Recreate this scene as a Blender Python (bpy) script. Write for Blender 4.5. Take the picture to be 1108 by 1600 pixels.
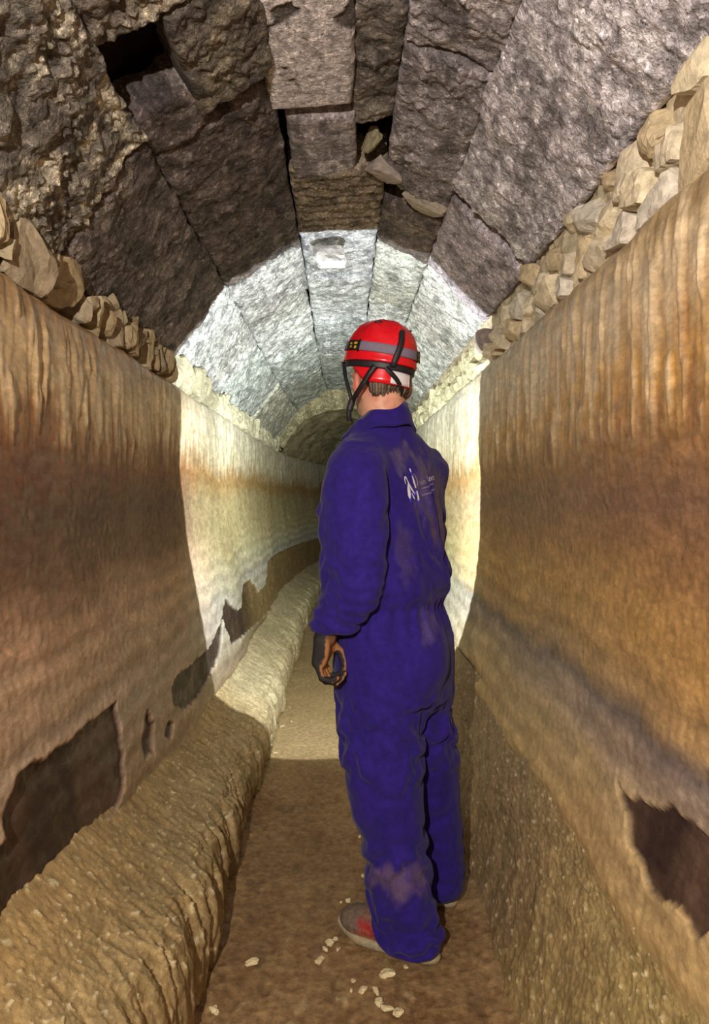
import bpy, math, random
import numpy as np
from mathutils import Vector
from mathutils.bvhtree import BVHTree

for o in list(bpy.data.objects):
    bpy.data.objects.remove(o, do_unlink=True)
scene = bpy.context.scene
COL = scene.collection
random.seed(7)
rng = np.random.default_rng(7)

# ------------------------------------------------------------------ camera, light, exposure
F = 1079.0                       # focal length in pixels of the 1108 x 1600 frame
EYE = 1.28                       # camera height above the channel floor
cam_data = bpy.data.cameras.new('camera')
cam = bpy.data.objects.new('camera', cam_data)
COL.objects.link(cam)
cam_data.sensor_fit = 'VERTICAL'
cam_data.sensor_height = 36.0
cam_data.lens = 36.0 * F / 1600.0
cam_data.shift_x = (554 - 535) / 1600.0
cam_data.shift_y = (775 - 800) / 1600.0
cam_data.clip_start = 0.02
cam.location = (0, 0, EYE)
cam.rotation_euler = (math.pi / 2, 0, 0)
scene.camera = cam

world = bpy.data.worlds.new('world')
scene.world = world
world.use_nodes = True
world.node_tree.nodes['Background'].inputs[0].default_value = (0.9, 0.85, 0.8, 1)
world.node_tree.nodes['Background'].inputs[1].default_value = 0.0

scene.view_settings.view_transform = 'Standard'
scene.view_settings.look = 'None'
scene.view_settings.gamma = 1.0
scene.view_settings.exposure = 0.0
scene.view_settings.use_curve_mapping = False


def add_light(name, kind, loc, energy, color, aim=None, **kw):
    ld = bpy.data.lights.new(name, kind)
    ld.energy = energy
    ld.color = color
    for k, v in kw.items():
        setattr(ld, k, v)
    o = bpy.data.objects.new(name, ld)
    o.location = loc
    if aim is not None:
        o.rotation_euler = (Vector(aim) - Vector(loc)).to_track_quat('-Z', 'Y').to_euler()
    COL.objects.link(o)
    return o


# the photographer's own lamp, worn above and a little to one side of the lens
add_light('photographer_lamp', 'SPOT', (-0.34, -0.50, 1.70), 235.0, (1.0, 0.92, 0.83), aim=(0.10, 3.0, 1.25),
          spot_size=math.radians(150), spot_blend=0.6, shadow_soft_size=0.012)
# the torch in the person's hidden hand (built further down) gives the light of the bright stretch
TORCH = Vector((0.097, 3.08, 1.281))
AIM = Vector((-0.06, 1.0, 0.02))
add_light('torch_flood', 'SPOT', TORCH + AIM * 0.012, 84.0, (0.94, 0.99, 1.0), aim=TORCH + AIM,
          spot_size=math.radians(159), spot_blend=0.03, shadow_soft_size=0.012)
add_light('torch_beam', 'SPOT', TORCH + AIM * 0.012, 330.0, (0.94, 1.0, 0.98), aim=TORCH + AIM + Vector((-0.05, 0, 0.14)),
          spot_size=math.radians(75), spot_blend=1.0, shadow_soft_size=0.012)


# ------------------------------------------------------------------ noise
_p = rng.permutation(256)
PERM = np.concatenate([_p, _p, _p]).astype(np.int64)
GR = np.array([[1, 1, 0], [-1, 1, 0], [1, -1, 0], [-1, -1, 0], [1, 0, 1], [-1, 0, 1], [1, 0, -1], [-1, 0, -1],
               [0, 1, 1], [0, -1, 1], [0, 1, -1], [0, -1, -1], [1, 1, 0], [-1, 1, 0], [0, -1, 1], [0, -1, -1]], float)


def pn(x, y, z=0.0):
    x, y, z = np.broadcast_arrays(np.asarray(x, float), np.asarray(y, float), np.asarray(z, float))
    xi = np.floor(x).astype(np.int64); yi = np.floor(y).astype(np.int64); zi = np.floor(z).astype(np.int64)
    xf = x - xi; yf = y - yi; zf = z - zi
    xi &= 255; yi &= 255; zi &= 255
    u = xf * xf * xf * (xf * (xf * 6 - 15) + 10)
    v = yf * yf * yf * (yf * (yf * 6 - 15) + 10)
    w = zf * zf * zf * (zf * (zf * 6 - 15) + 10)

    def g(dx, dy, dz):
        h = PERM[PERM[PERM[(xi + dx) & 255] + ((yi + dy) & 255)] + ((zi + dz) & 255)] & 15
        q = GR[h]
        return q[..., 0] * (xf - dx) + q[..., 1] * (yf - dy) + q[..., 2] * (zf - dz)
    x00 = g(0, 0, 0) * (1 - u) + g(1, 0, 0) * u
    x10 = g(0, 1, 0) * (1 - u) + g(1, 1, 0) * u
    x01 = g(0, 0, 1) * (1 - u) + g(1, 0, 1) * u
    x11 = g(0, 1, 1) * (1 - u) + g(1, 1, 1) * u
    return ((x00 * (1 - v) + x10 * v) * (1 - w) + (x01 * (1 - v) + x11 * v) * w)


def fbm(x, y, z=0.0, o=4):
    s = 0.0; a = 1.0; f = 1.0
    for i in range(o):
        s = s + a * pn(x * f + 17.3 * i, y * f + 5.1 * i, z * f + 9.7 * i)
        a *= 0.5; f *= 2.03
    return s


def ridge(x, y, z=0.0, o=3):
    s = 0.0; a = 1.0; f = 1.0
    for i in range(o):
        s = s + a * (1 - 2 * np.abs(pn(x * f + 31.7 * i, y * f + 3.3 * i, z * f + 7.9 * i)))
        a *= 0.5; f *= 2.1
    return s / 1.75


def sst(a, b, x):
    t = np.clip((x - a) / (b - a), 0, 1)
    return t * t * (3 - 2 * t)


def mix(a, b, t):
    a = np.asarray(a, float); b = np.asarray(b, float)
    return a + (b - a) * np.asarray(t)[..., None]


def ramp(x, stops):
    xs = [s[0] for s in stops]
    return np.stack([np.interp(x, xs, [s[1][k] for s in stops]) for k in range(3)], -1)


def bend(s):                     # the tunnel turns gently aside beyond 6.5 m
    return 0.02 * np.clip(s - 6.5, 0, None) ** 2


def poly_sd(poly, px, py):
    """signed distance to a polygon, negative inside"""
    P = np.array(poly); Q = np.roll(P, -1, 0)
    d = np.full(px.shape, 1e9); ins = np.zeros(px.shape, bool)
    for (x0, y0), (x1, y1) in zip(P, Q):
        ex, ey = x1 - x0, y1 - y0
        t = np.clip(((px - x0) * ex + (py - y0) * ey) / (ex * ex + ey * ey + 1e-12), 0, 1)
        d = np.minimum(d, np.hypot(px - x0 - t * ex, py - y0 - t * ey))
        c = ((y0 > py) != (y1 > py))
        if abs(ey) > 1e-9:
            ins ^= c & (px < (x1 - x0) * (py - y0) / ey + x0)
    return np.where(ins, -d, d)


# ------------------------------------------------------------------ mesh helpers
def mesh_np(name, V, Q, mat, col=None, smooth=True, parent=None):
    V = np.asarray(V, np.float32).reshape(-1, 3)
    Q = np.asarray(Q, np.int32)
    me = bpy.data.meshes.new(name)
    k = Q.shape[1]
    me.vertices.add(len(V)); me.vertices.foreach_set('co', V.ravel())
    me.loops.add(Q.size); me.loops.foreach_set('vertex_index', Q.ravel())
    me.polygons.add(len(Q))
    me.polygons.foreach_set('loop_start', np.arange(0, Q.size, k, dtype=np.int32))
    me.polygons.foreach_set('loop_total', np.full(len(Q), k, np.int32))
    me.update(calc_edges=True)
    if smooth:
        me.polygons.foreach_set('use_smooth', np.ones(len(Q), bool))
    if col is not None:
        c = np.ones((len(V), 4), np.float32)
        c[:, :3] = np.clip(np.asarray(col).reshape(-1, 3), 0.001, 0.95)
        at = me.color_attributes.new('Col', 'FLOAT_COLOR', 'POINT')
        at.data.foreach_set('color', c.ravel())
    if mat:
        me.materials.append(mat)
    o = bpy.data.objects.new(name, me)
    COL.objects.link(o)
    if parent is not None:
        o.parent = parent
    return o


def grid_quads(n, m, flip=False):
    i = np.arange(n - 1)[:, None]; j = np.arange(m - 1)[None, :]
    a = (i * m + j).ravel(); b = a + 1; c = a + m + 1; d = a + m
    return np.stack([a, d, c, b], 1) if flip else np.stack([a, b, c, d], 1)


def empty(name, loc=(0, 0, 0), parent=None):
    o = bpy.data.objects.new(name, None)
    o.empty_display_size = 0.1
    o.location = loc
    COL.objects.link(o)
    if parent is not None:
        o.parent = parent
    return o


def tag(o, label=None, cat=None, group=None, kind=None):
    if label: o['label'] = label
    if cat: o['category'] = cat
    if group: o['group'] = group
    if kind: o['kind'] = kind
    return o


# ------------------------------------------------------------------ materials
def mat_attr(name, rough=0.6, spec=0.4, bumps=((90, 0.4, 0.004),), vary=0.35, vscale=45.0, tint=None, rvar=0.0, coat=0.0,
             stretch=(1, 1, 1), sheen=0.0, mottle=None, speck=None):
    m = bpy.data.materials.new(name)
    m.use_nodes = True
    nt = m.node_tree; N = nt.nodes; L = nt.links
    b = N['Principled BSDF']
    b.inputs['Roughness'].default_value = rough
    b.inputs['Specular IOR Level'].default_value = spec
    if coat: b.inputs['Coat Weight'].default_value = coat; b.inputs['Coat Roughness'].default_value = 0.2
    if sheen: b.inputs['Sheen Weight'].default_value = sheen
    tc = N.new('ShaderNodeTexCoord')
    mp = N.new('ShaderNodeMapping'); mp.inputs['Scale'].default_value = stretch
    L.new(tc.outputs['Object'], mp.inputs['Vector'])
    if tint is None:
        at = N.new('ShaderNodeAttribute'); at.attribute_name = 'Col'
        base = at.outputs['Color']
    else:
        r = N.new('ShaderNodeRGB'); r.outputs[0].default_value = (*tint, 1)
        base = r.outputs[0]
    nz = N.new('ShaderNodeTexNoise'); nz.inputs['Scale'].default_value = vscale; nz.inputs['Detail'].default_value = 6
    nz.inputs['Roughness'].default_value = 0.65
    L.new(mp.outputs[0], nz.inputs['Vector'])
    mr = N.new('ShaderNodeMapRange')
    mr.inputs['From Min'].default_value = 0.3; mr.inputs['From Max'].default_value = 0.7
    mr.inputs['To Min'].default_value = 1 - vary; mr.inputs['To Max'].default_value = 1 + vary
    L.new(nz.outputs['Fac'], mr.inputs['Value'])
    mx = N.new('ShaderNodeVectorMath'); mx.operation = 'SCALE'
    L.new(base, mx.inputs[0]); L.new(mr.outputs[0], mx.inputs['Scale'])
    out = mx.outputs[0]
    if mottle:
        sc, lo, hi = mottle
        n3 = N.new('ShaderNodeTexNoise'); n3.inputs['Scale'].default_value = sc; n3.inputs['Detail'].default_value = 8
        n3.inputs['Roughness'].default_value = 0.72
        L.new(mp.outputs[0], n3.inputs['Vector'])
        m3 = N.new('ShaderNodeMapRange'); m3.inputs['From Min'].default_value = 0.40; m3.inputs['From Max'].default_value = 0.62
        m3.inputs['To Min'].default_value = lo; m3.inputs['To Max'].default_value = hi
        L.new(n3.outputs['Fac'], m3.inputs['Value'])
        x3 = N.new('ShaderNodeVectorMath'); x3.operation = 'SCALE'
        L.new(out, x3.inputs[0]); L.new(m3.outputs[0], x3.inputs['Scale'])
        out = x3.outputs[0]
    for sc, lo, hi, gain in (speck or ()):
        n4 = N.new('ShaderNodeTexNoise'); n4.inputs['Scale'].default_value = sc; n4.inputs['Detail'].default_value = 3
        n4.inputs['Roughness'].default_value = 0.6
        L.new(mp.outputs[0], n4.inputs['Vector'])
        m4 = N.new('ShaderNodeMapRange'); m4.inputs['From Min'].default_value = lo; m4.inputs['From Max'].default_value = hi
        m4.inputs['To Min'].default_value = 1.0; m4.inputs['To Max'].default_value = gain
        L.new(n4.outputs['Fac'], m4.inputs['Value'])
        x4 = N.new('ShaderNodeVectorMath'); x4.operation = 'SCALE'
        L.new(out, x4.inputs[0]); L.new(m4.outputs[0], x4.inputs['Scale'])
        out = x4.outputs[0]
    L.new(out, b.inputs['Base Color'])
    if rvar:
        m2 = N.new('ShaderNodeMapRange'); m2.inputs['From Min'].default_value = 0.35; m2.inputs['From Max'].default_value = 0.65
        m2.inputs['To Min'].default_value = rough - rvar; m2.inputs['To Max'].default_value = rough + rvar
        n2 = N.new('ShaderNodeTexNoise'); n2.inputs['Scale'].default_value = vscale * 0.4; n2.inputs['Detail'].default_value = 4
        L.new(mp.outputs[0], n2.inputs['Vector'])
        L.new(n2.outputs['Fac'], m2.inputs['Value']); L.new(m2.outputs[0], b.inputs['Roughness'])
    prev = None
    for sc, st, dist in bumps:
        nb = N.new('ShaderNodeTexNoise'); nb.inputs['Scale'].default_value = sc; nb.inputs['Detail'].default_value = 5
        nb.inputs['Roughness'].default_value = 0.6
        L.new(mp.outputs[0], nb.inputs['Vector'])
        bp = N.new('ShaderNodeBump'); bp.inputs['Strength'].default_value = st; bp.inputs['Distance'].default_value = dist
        L.new(nb.outputs['Fac'], bp.inputs['Height'])
        if prev: L.new(prev, bp.inputs['Normal'])
        prev = bp.outputs['Normal']
    if prev: L.new(prev, b.inputs['Normal'])
    return m


M_WALL = mat_attr('calcite_wall', rough=0.42, spec=0.45, bumps=((32, 0.22, 0.010), (170, 0.32, 0.003)), vary=0.22, vscale=60,
                  rvar=0.14, stretch=(1, 0.7, 1.5), mottle=(14, 0.84, 1.16), speck=((160, .66, .72, 1.5),))
M_BANK = mat_attr('flowstone', rough=0.42, spec=0.55, bumps=((45, 0.35, 0.010), (190, 0.35, 0.003)), vary=0.25, vscale=70, rvar=0.2, mottle=(22, 0.75, 1.2), speck=((95, .64, .70, 1.7),))
M_FLOOR = mat_attr('channel_mud', rough=0.62, spec=0.35, bumps=((45, 0.4, 0.008), (240, 0.5, 0.003)), vary=0.4, vscale=55, rvar=0.15)
M_SLAB = mat_attr('vault_rock', rough=0.7, spec=0.3, bumps=((50, 0.8, 0.016), (150, 0.9, 0.007)), vary=0.35, vscale=90, rvar=0.15, mottle=(28, 0.55, 1.45), speck=((75, .58, .66, 2.1), (120, .41, .33, .35)))
M_STONE = mat_attr('rubble_stone', rough=0.7, spec=0.3, bumps=((60, 0.5, 0.008), (220, 0.4, 0.003)), vary=0.3, vscale=50)
M_BACKING = mat_attr('dark_backing', rough=0.9, spec=0.1, bumps=((40, 0.8, 0.02),), vary=0.4, vscale=30, tint=(0.035, 0.026, 0.02))  # near-black tint stands in for shade in the gaps and tunnel end
M_CLOTH = mat_attr('coverall_cotton', rough=0.85, spec=0.15, bumps=((45, 0.25, 0.006), (900, 0.3, 0.001)), vary=0.22, vscale=60, sheen=0.08)
M_SKIN = mat_attr('skin', rough=0.5, spec=0.35, bumps=((400, 0.15, 0.001),), vary=0.1, vscale=60)
M_HAIR = mat_attr('hair_brown', rough=0.55, spec=0.3, bumps=((300, 0.8, 0.003),), vary=0.5, vscale=260, stretch=(1, 1, 0.12))
M_GLOVE = mat_attr('glove_fabric', rough=0.7, spec=0.3, bumps=((500, 0.4, 0.001),), vary=0.25, vscale=200)
M_SHOE = mat_attr('shoe_fabric', rough=0.75, spec=0.25, bumps=((300, 0.4, 0.002),), vary=0.35, vscale=90)
M_SOLE = mat_attr('shoe_sole_rubber', rough=0.7, spec=0.3, bumps=((200, 0.3, 0.002),), vary=0.3, vscale=80, tint=(0.33, 0.27, 0.17))
M_RED = mat_attr('helmet_red', rough=0.28, spec=0.5, bumps=((30, 0.08, 0.004), (300, 0.1, 0.0008)), vary=0.12, vscale=80, tint=(0.62, 0.006, 0.014), rvar=0.06)
M_BLACK = mat_attr('black_webbing', rough=0.5, spec=0.4, bumps=((700, 0.3, 0.0008),), vary=0.3, vscale=200, tint=(0.012, 0.011, 0.014))
M_GREY = mat_attr('grey_elastic', rough=0.8, spec=0.2, bumps=((900, 0.3, 0.0008),), vary=0.15, vscale=300, tint=(0.17, 0.14, 0.19))
M_YELLOW = mat_attr('yellow_print', rough=0.6, spec=0.3, bumps=(), vary=0.3, vscale=300, tint=(0.60, 0.40, 0.02))
M_WHITE = mat_attr('white_reflective', rough=0.4, spec=0.4, bumps=(), vary=0.08, vscale=200, tint=(0.72, 0.68, 0.70))
M_PRINT = mat_attr('white_print', rough=0.6, spec=0.2, bumps=(), vary=0.15, vscale=200, tint=(0.62, 0.60, 0.72))
M_PRINTD = mat_attr('faded_print', rough=0.6, spec=0.2, bumps=(), vary=0.25, vscale=300, tint=(0.26, 0.22, 0.26))
M_BLUE = mat_attr('blue_print', rough=0.6, spec=0.2, bumps=(), vary=0.15, vscale=200, tint=(0.07, 0.06, 0.75))
M_CHIP = mat_attr('calcite_chip', rough=0.5, spec=0.4, bumps=((120, 0.5, 0.005),), vary=0.2, vscale=80, tint=(0.66, 0.55, 0.32))
M_METAL = mat_attr('torch_metal', rough=0.35, spec=0.5, bumps=(), vary=0.1, vscale=200, tint=(0.03, 0.03, 0.035))
M_EYE = mat_attr('eye_white', rough=0.25, spec=0.5, bumps=(), vary=0.05, vscale=100, tint=(0.7, 0.68, 0.65))


def mat_emit(name, color, strength):
    m = bpy.data.materials.new(name); m.use_nodes = True
    b = m.node_tree.nodes['Principled BSDF']
    b.inputs['Base Color'].default_value = (*color, 1)
    b.inputs['Emission Color'].default_value = (*color, 1)
    b.inputs['Emission Strength'].default_value = strength
    return m


M_LENS = mat_emit('torch_lens_glow', (0.93, 1.0, 0.9), 12.0)

# ------------------------------------------------------------------ the tunnel shell
S_END = 18.0


def s_samples(a, b, k=0.0045, mn=0.0045, coarse=0.05, fine_from=0.75):
    out = [a]
    while out[-1] < b:
        s = out[-1]
        out.append(min(b, s + (coarse if s < fine_from else max(mn, k * s) if s < 9 else 0.08)))
    return np.array(out)


def profile(pts, n):
    P = np.array(pts, float)
    d = np.concatenate([[0], np.cumsum(np.hypot(*np.diff(P, axis=0).T))])
    t = np.linspace(0, d[-1], n)
    x = np.interp(t, d, P[:, 0]); z = np.interp(t, d, P[:, 1])
    k = max(3, n // 40) | 1
    ker = np.hanning(k + 2)[1:-1]; ker /= ker.sum()
    pad = k // 2
    xs = np.convolve(np.pad(x, pad, 'edge'), ker, 'valid'); zs = np.convolve(np.pad(z, pad, 'edge'), ker, 'valid')
    tx = np.gradient(xs); tz = np.gradient(zs); l = np.hypot(tx, tz) + 1e-9
    return xs, zs, tx / l, tz / l, t


L_PROF = [(-.60, -.06), (-.60, .30), (-.665, .74), (-.72, 1.1), (-.75, 1.4), (-.755, 1.68), (-.762, 1.775), (-.80, 1.80), (-.95, 1.81)]
R_PROF = [(.53, -.06), (.545, .5), (.575, .6), (.60, .7), (.625, .85), (.645, 1.1), (.65, 1.5), (.655, 1.80), (.665, 1.87), (.70, 1.895), (.90, 1.905)]
L_PATCH = [
    [(2.011, .68), (2.017, .579), (1.989, .469), (1.936, .428), (1.801, .42), (1.721, .395), (1.614, .39), (1.545, .357), (1.436, .382),
     (1.323, .364), (1.247, .425), (1.0, .434), (0.9, .62), (1.169, .603), (1.3, .602), (1.346, .603), (1.348, .662), (1.41, .705), (1.498, .704),
     (1.648, .684), (1.796, .689)],
    [(2.283, .578), (2.326, .515), (2.269, .439), (2.186, .449), (2.193, .518)],
    [(2.667, .588), (2.931, .56), (3.352, .55), (3.785, .631), (3.553, .473), (3.099, .418), (2.729, .433), (2.567, .507), (2.581, .563)],
    [(2.475, .477), (2.532, .447), (2.472, .409), (2.418, .44)],
    [(3.737, .622), (3.889, .703), (4.1, .60), (4.324, .579), (4.6, .69), (4.954, .683), (5.3, .55), (5.712, .539), (6.1, .70), (6.479, .71), (7.472, .692), (9.5, .66),
     (12.0, .62), (12.0, .30), (6.283, .30), (4.95, .36), (3.859, .45)],
    [(1.52, .34), (1.62, .36), (1.6, .30)]]
R_PATCH = [[(1.482, .673), (1.415, .66), (1.369, .686), (1.344, .676), (1.261, .711), (1.182, .716), (1.136, .719), (1.059, .721), (0.95, .70),
            (0.97, .60), (1.084, .602), (1.105, .57), (1.172, .585), (1.217, .564), (1.271, .567), (1.359, .593), (1.432, .636)]]


def build_wall(side):
    left = side == 'left'
    S = s_samples(-1.6, S_END)
    n = 330
    x, z, tx, tz, t = profile(L_PROF if left else R_PROF, n)
    nx, nz = (tz, -tx) if left else (-tz, tx)          # towards the inside
    SS, ZZ = np.meshgrid(S, z, indexing='ij'); XX = np.broadcast_to(x, SS.shape)
    o = 0.0 if left else 50.0
    big = fbm(SS * 1.3 + o, ZZ * 1.1, 3.1 + o, 3)
    streak = fbm(SS * 17 + o, ZZ * 2.2, o, 4) * sst(1.22, 1.45, ZZ)
    fine = fbm(SS * 55 + o, ZZ * 5, o + 4, 3)
    up = sst(1.30, 1.48, ZZ + 0.10 * big)
    drape = ridge(SS * 11 + 0.6 * big + o, ZZ * 0.9 + o, 2.0, 3)
    strata = np.sin(ZZ * 75 + 3 * big + 1.2 * fbm(SS * 2.0, ZZ * 9, o, 3)) * sst(1.15, 0.85, ZZ)
    d = 0.014 * big + up * (0.004 * drape + 0.003 * streak) + 0.0016 * strata + 0.0010 * fine * up + 0.002 * fbm(SS * 40, ZZ * 40, o, 3)
    # drips that hang from the crust's upper belt
    drip = sst(.10, .42, fbm(SS * 24 + o, ZZ * 3.4, 12.0 + o, 3)) * sst(1.36, 1.50, ZZ + .08 * big) * sst(1.82 if left else 1.92, 1.70 if left else 1.78, ZZ)
    d += 0.007 * drip
    d += 0.006 * np.clip(ridge(SS * 9 + o, ZZ * 0.7, 9.0, 2) - 0.35, 0, 1) * sst(1.25, 1.5, ZZ)
    # colours of the crust by height
    lt = (np.clip(SS, 0, 8))
    zc = ZZ + 0.10 * streak * sst(1.0, 1.4, ZZ) + 0.05 * big + 0.03 * fine * up + 0.03 * fbm(SS * 5, ZZ * 12, o + 2, 4)
    if left:
        stops = [(.30, (.30, .22, .13)), (.50, (.33, .26, .20)), (.66, (.40, .33, .28)), (.76, (.36, .27, .20)), (.84, (.44, .32, .235)), (.97, (.36, .235, .165)),
                 (1.07, (.165, .092, .060)), (1.24, (.098, .049, .031)), (1.38, (.17, .066, .026)), (1.47, (.27, .145, .06)), (1.55, (.50, .38, .22)), (1.66, (.54, .42, .25)), (1.73, (.34, .23, .12)), (1.85, (.32, .22, .12))]
    else:
        stops = [(.30, (.40, .32, .16)), (.55, (.44, .33, .17)), (.68, (.42, .34, .21)), (.75, (.34, .28, .23)), (.80, (.17, .145, .145)), (.86, (.36, .25, .13)), (1.0, (.44, .28, .11)),
                 (1.12, (.32, .19, .09)), (1.26, (.22, .13, .085)), (1.40, (.30, .17, .07)), (1.54, (.48, .29, .09)), (1.66, (.50, .37, .22)), (1.78, (.56, .47, .34)), (1.86, (.36, .27, .15)), (1.95, (.40, .31, .18))]
    C = ramp(zc, stops)
    # pale drip marks in the belt under the vault
    dm = sst(0.05, 0.55, streak + 0.5 * fine) * sst(1.38, 1.52, ZZ) * sst(1.80 if left else 1.9, 1.68 if left else 1.76, ZZ)
    C = mix(C, np.broadcast_to((.66, .58, .44), C.shape), 0.4 * dm)
    C = mix(C, np.broadcast_to((.60, .50, .34) if left else (.72, .62, .46), C.shape), 0.6 * drip)
    rd = sst(0.1, 0.6, -streak + 0.4 * fine) * sst(1.25, 1.42, ZZ) * sst(1.72, 1.6, ZZ)
    C = mix(C, np.broadcast_to((.22, .10, .04), C.shape), 0.55 * rd)
    # past the torch-light edge, lit paleness is painted into the crust colour
    lit_zone = sst(2.9, 4.2, SS) * sst(.3, .5, ZZ)
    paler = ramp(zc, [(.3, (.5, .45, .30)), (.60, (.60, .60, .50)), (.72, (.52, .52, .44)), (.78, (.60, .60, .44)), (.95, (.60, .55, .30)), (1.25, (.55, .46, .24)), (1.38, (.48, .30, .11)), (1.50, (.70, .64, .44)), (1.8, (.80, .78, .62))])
    C = mix(C, paler, 0.85 * lit_zone)
    C *= (1 + 0.16 * np.clip(fine * up + fbm(SS * 9, ZZ * 26, o + 6, 4), -1, 1))[..., None] * (1 + 0.12 * strata)[..., None]
    # crust broken away: dark rock behind it
    jx = 0.014 * fbm(SS * 16, ZZ * 16, 1.0 + o, 4); jz = 0.012 * fbm(SS * 14, ZZ * 14, 7.0 + o, 4)
    sd = np.full(SS.shape, 1e9)
    for P in (L_PATCH if left else R_PATCH):
        sd = np.minimum(sd, poly_sd(P, SS + jx, ZZ + jz))
    hole = sst(0.002, -0.0025, sd)
    rim = sst(0.03, 0.0, sd) * (1 - hole)
    d -= hole * (0.014 + 0.006 * fbm(SS * 9, ZZ * 5, 2.2, 4)) - 0.0 * rim
    rock = mix(np.broadcast_to((.040, .025, .020), C.shape), np.broadcast_to((.082, .053, .041), C.shape), sst(-.3, .6, fbm(SS * 8, ZZ * 4, 6.6, 4)))
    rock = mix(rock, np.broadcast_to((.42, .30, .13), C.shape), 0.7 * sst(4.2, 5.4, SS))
    C = mix(C, rock, hole)
    C = mix(C, C * 1.15, rim)
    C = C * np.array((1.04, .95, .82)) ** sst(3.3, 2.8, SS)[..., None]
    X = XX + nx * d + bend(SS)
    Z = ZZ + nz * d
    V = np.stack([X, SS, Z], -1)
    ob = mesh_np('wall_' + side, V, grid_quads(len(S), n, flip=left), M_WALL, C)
    return tag(ob, 'streaked brown calcite crust on the wall at the photo\'s ' + side + ' side', kind='structure')


wall_l = build_wall('left')
wall_r = build_wall('right')
wall_l['label'] = 'brown calcite-crusted wall with large dark patch where crust broke away'
wall_r['label'] = 'ochre calcite-crusted wall with dark blue-grey waterline band'


def build_bank(side, parent):
    left = side == 'left'
    S = s_samples(-1.6, S_END, k=0.0036, mn=0.0036)
    n = 150
    SS, T = np.meshgrid(S, np.linspace(0, 1, n), indexing='ij')
    if left:
        px = [0, .10, .25, .42, .58, .70, .78, .84, .90, 1.0]
        X = np.interp(T, px, [-.66, -.60, -.545, -.485, -.43, -.395, -.375, -.37, -.375, -.41])
        H = np.interp(T, px, [1.16, 1.0, .88, .77, .67, .58, .44, .24, .08, -.15])
        h = np.interp(S, [-2, 1.2, 2.0, 3.3, 9], [.46, .43, .385, .315, .30])[:, None]
        Z = H * h
        N = np.stack([np.interp(T, px, [.6, .62, .68, .7, .72, .85, .95, 1, .98, .9]), np.interp(T, px, [.8, .78, .74, .71, .69, .5, .3, .05, -.2, -.4])], -1)
    else:
        px = [0, .12, .3, .5, .7, .85, 1.0]
        X = np.interp(T, px, [.565, .545, .525, .498, .462, .43, .405])
        Z = np.interp(T, px, [.555, .49, .41, .30, .16, .06, -.05])
        N = np.stack([np.interp(T, px, [-.93, -.95, -.95, -.94, -.93, -.92, -.9]), np.interp(T, px, [.35, .3, .3, .32, .35, .38, .4])], -1)
    o = 11.0 if left else 77.0
    big = fbm(SS * 2.2 + o, T * 1.5, o, 3)
    lobes = fbm(SS * 5.5 + o, T * 0.8, o + 3, 2)
    shear = 0.10 * T ** 2 + 0.04 * big
    rib = ridge((SS + shear) * (15 if left else 20) + o, T * 2.2, o, 3)
    rib2 = ridge((SS + shear) * 62 + o, T * 7.0, o + 1, 2)
    lowm = sst(.25, .75, T)
    grain = fbm(SS * 70, T * 45, o, 3)
    if left:
        d = 0.014 * big + lowm * (0.028 * lobes + 0.022 * rib + 0.003 * rib2) + (1 - lowm) * (0.005 * rib + 0.003 * rib2) + 0.0025 * grain
        groove = sst(0.62, 0.95, ridge((SS + shear * 1.6) * 8.5 + o, T * 1.3, 4.4, 2)) * sst(.45, .8, T)
        d -= 0.06 * groove
    else:
        d = 0.012 * big + 0.004 * fbm(SS * 16, T * 9, o, 3) + 0.0015 * rib2 + 0.003 * grain + 0.02 * lobes * lowm
        d += 0.035 * np.exp(-((SS - 3.15) / .35) ** 2) * sst(0.9, .2, T)
    d *= 1 - sst(.15, 0, T) * 0.4
    C = mix(np.broadcast_to((.24, .16, .062), SS.shape + (3,)), np.broadcast_to((.38, .275, .125), SS.shape + (3,)), sst(-.5, .6, rib * .5 + big * .6 + grain * .5))
    if left:
        C = mix(C, np.broadcast_to((.33, .20, .07), C.shape), 0.5 * sst(.45, .05, T))
        C = mix(C, np.broadcast_to((.23, .15, .075), C.shape), 0.55 * sst(.6, .95, T))
    else:
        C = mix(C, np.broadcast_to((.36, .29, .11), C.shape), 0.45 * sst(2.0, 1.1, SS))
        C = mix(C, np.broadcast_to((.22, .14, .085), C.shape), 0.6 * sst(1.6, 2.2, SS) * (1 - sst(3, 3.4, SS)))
    speck = sst(0.42, 0.62, fbm(SS * 48 + o, T * 26, o + 8, 2))
    C = mix(C, np.broadcast_to((.70, .60, .36), C.shape), 0.75 * speck)  # pale specks in the colour stand in for glints on the flowstone
    d += 0.003 * speck
    lit_zone = sst(3.0, 3.9, SS)
    C = mix(C, np.broadcast_to((.62, .56, .36), C.shape), 0.65 * lit_zone)  # torch-lit paleness mixed into the bank colour
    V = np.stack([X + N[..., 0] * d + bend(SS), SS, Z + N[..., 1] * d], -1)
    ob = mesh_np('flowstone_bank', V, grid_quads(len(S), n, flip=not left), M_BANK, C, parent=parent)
    ob['label'] = 'rippled ochre flowstone bank with overhanging lip' if left else 'smooth speckled ochre flowstone bank'
    return ob


build_bank('left', wall_l)
build_bank('right', wall_r)


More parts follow.
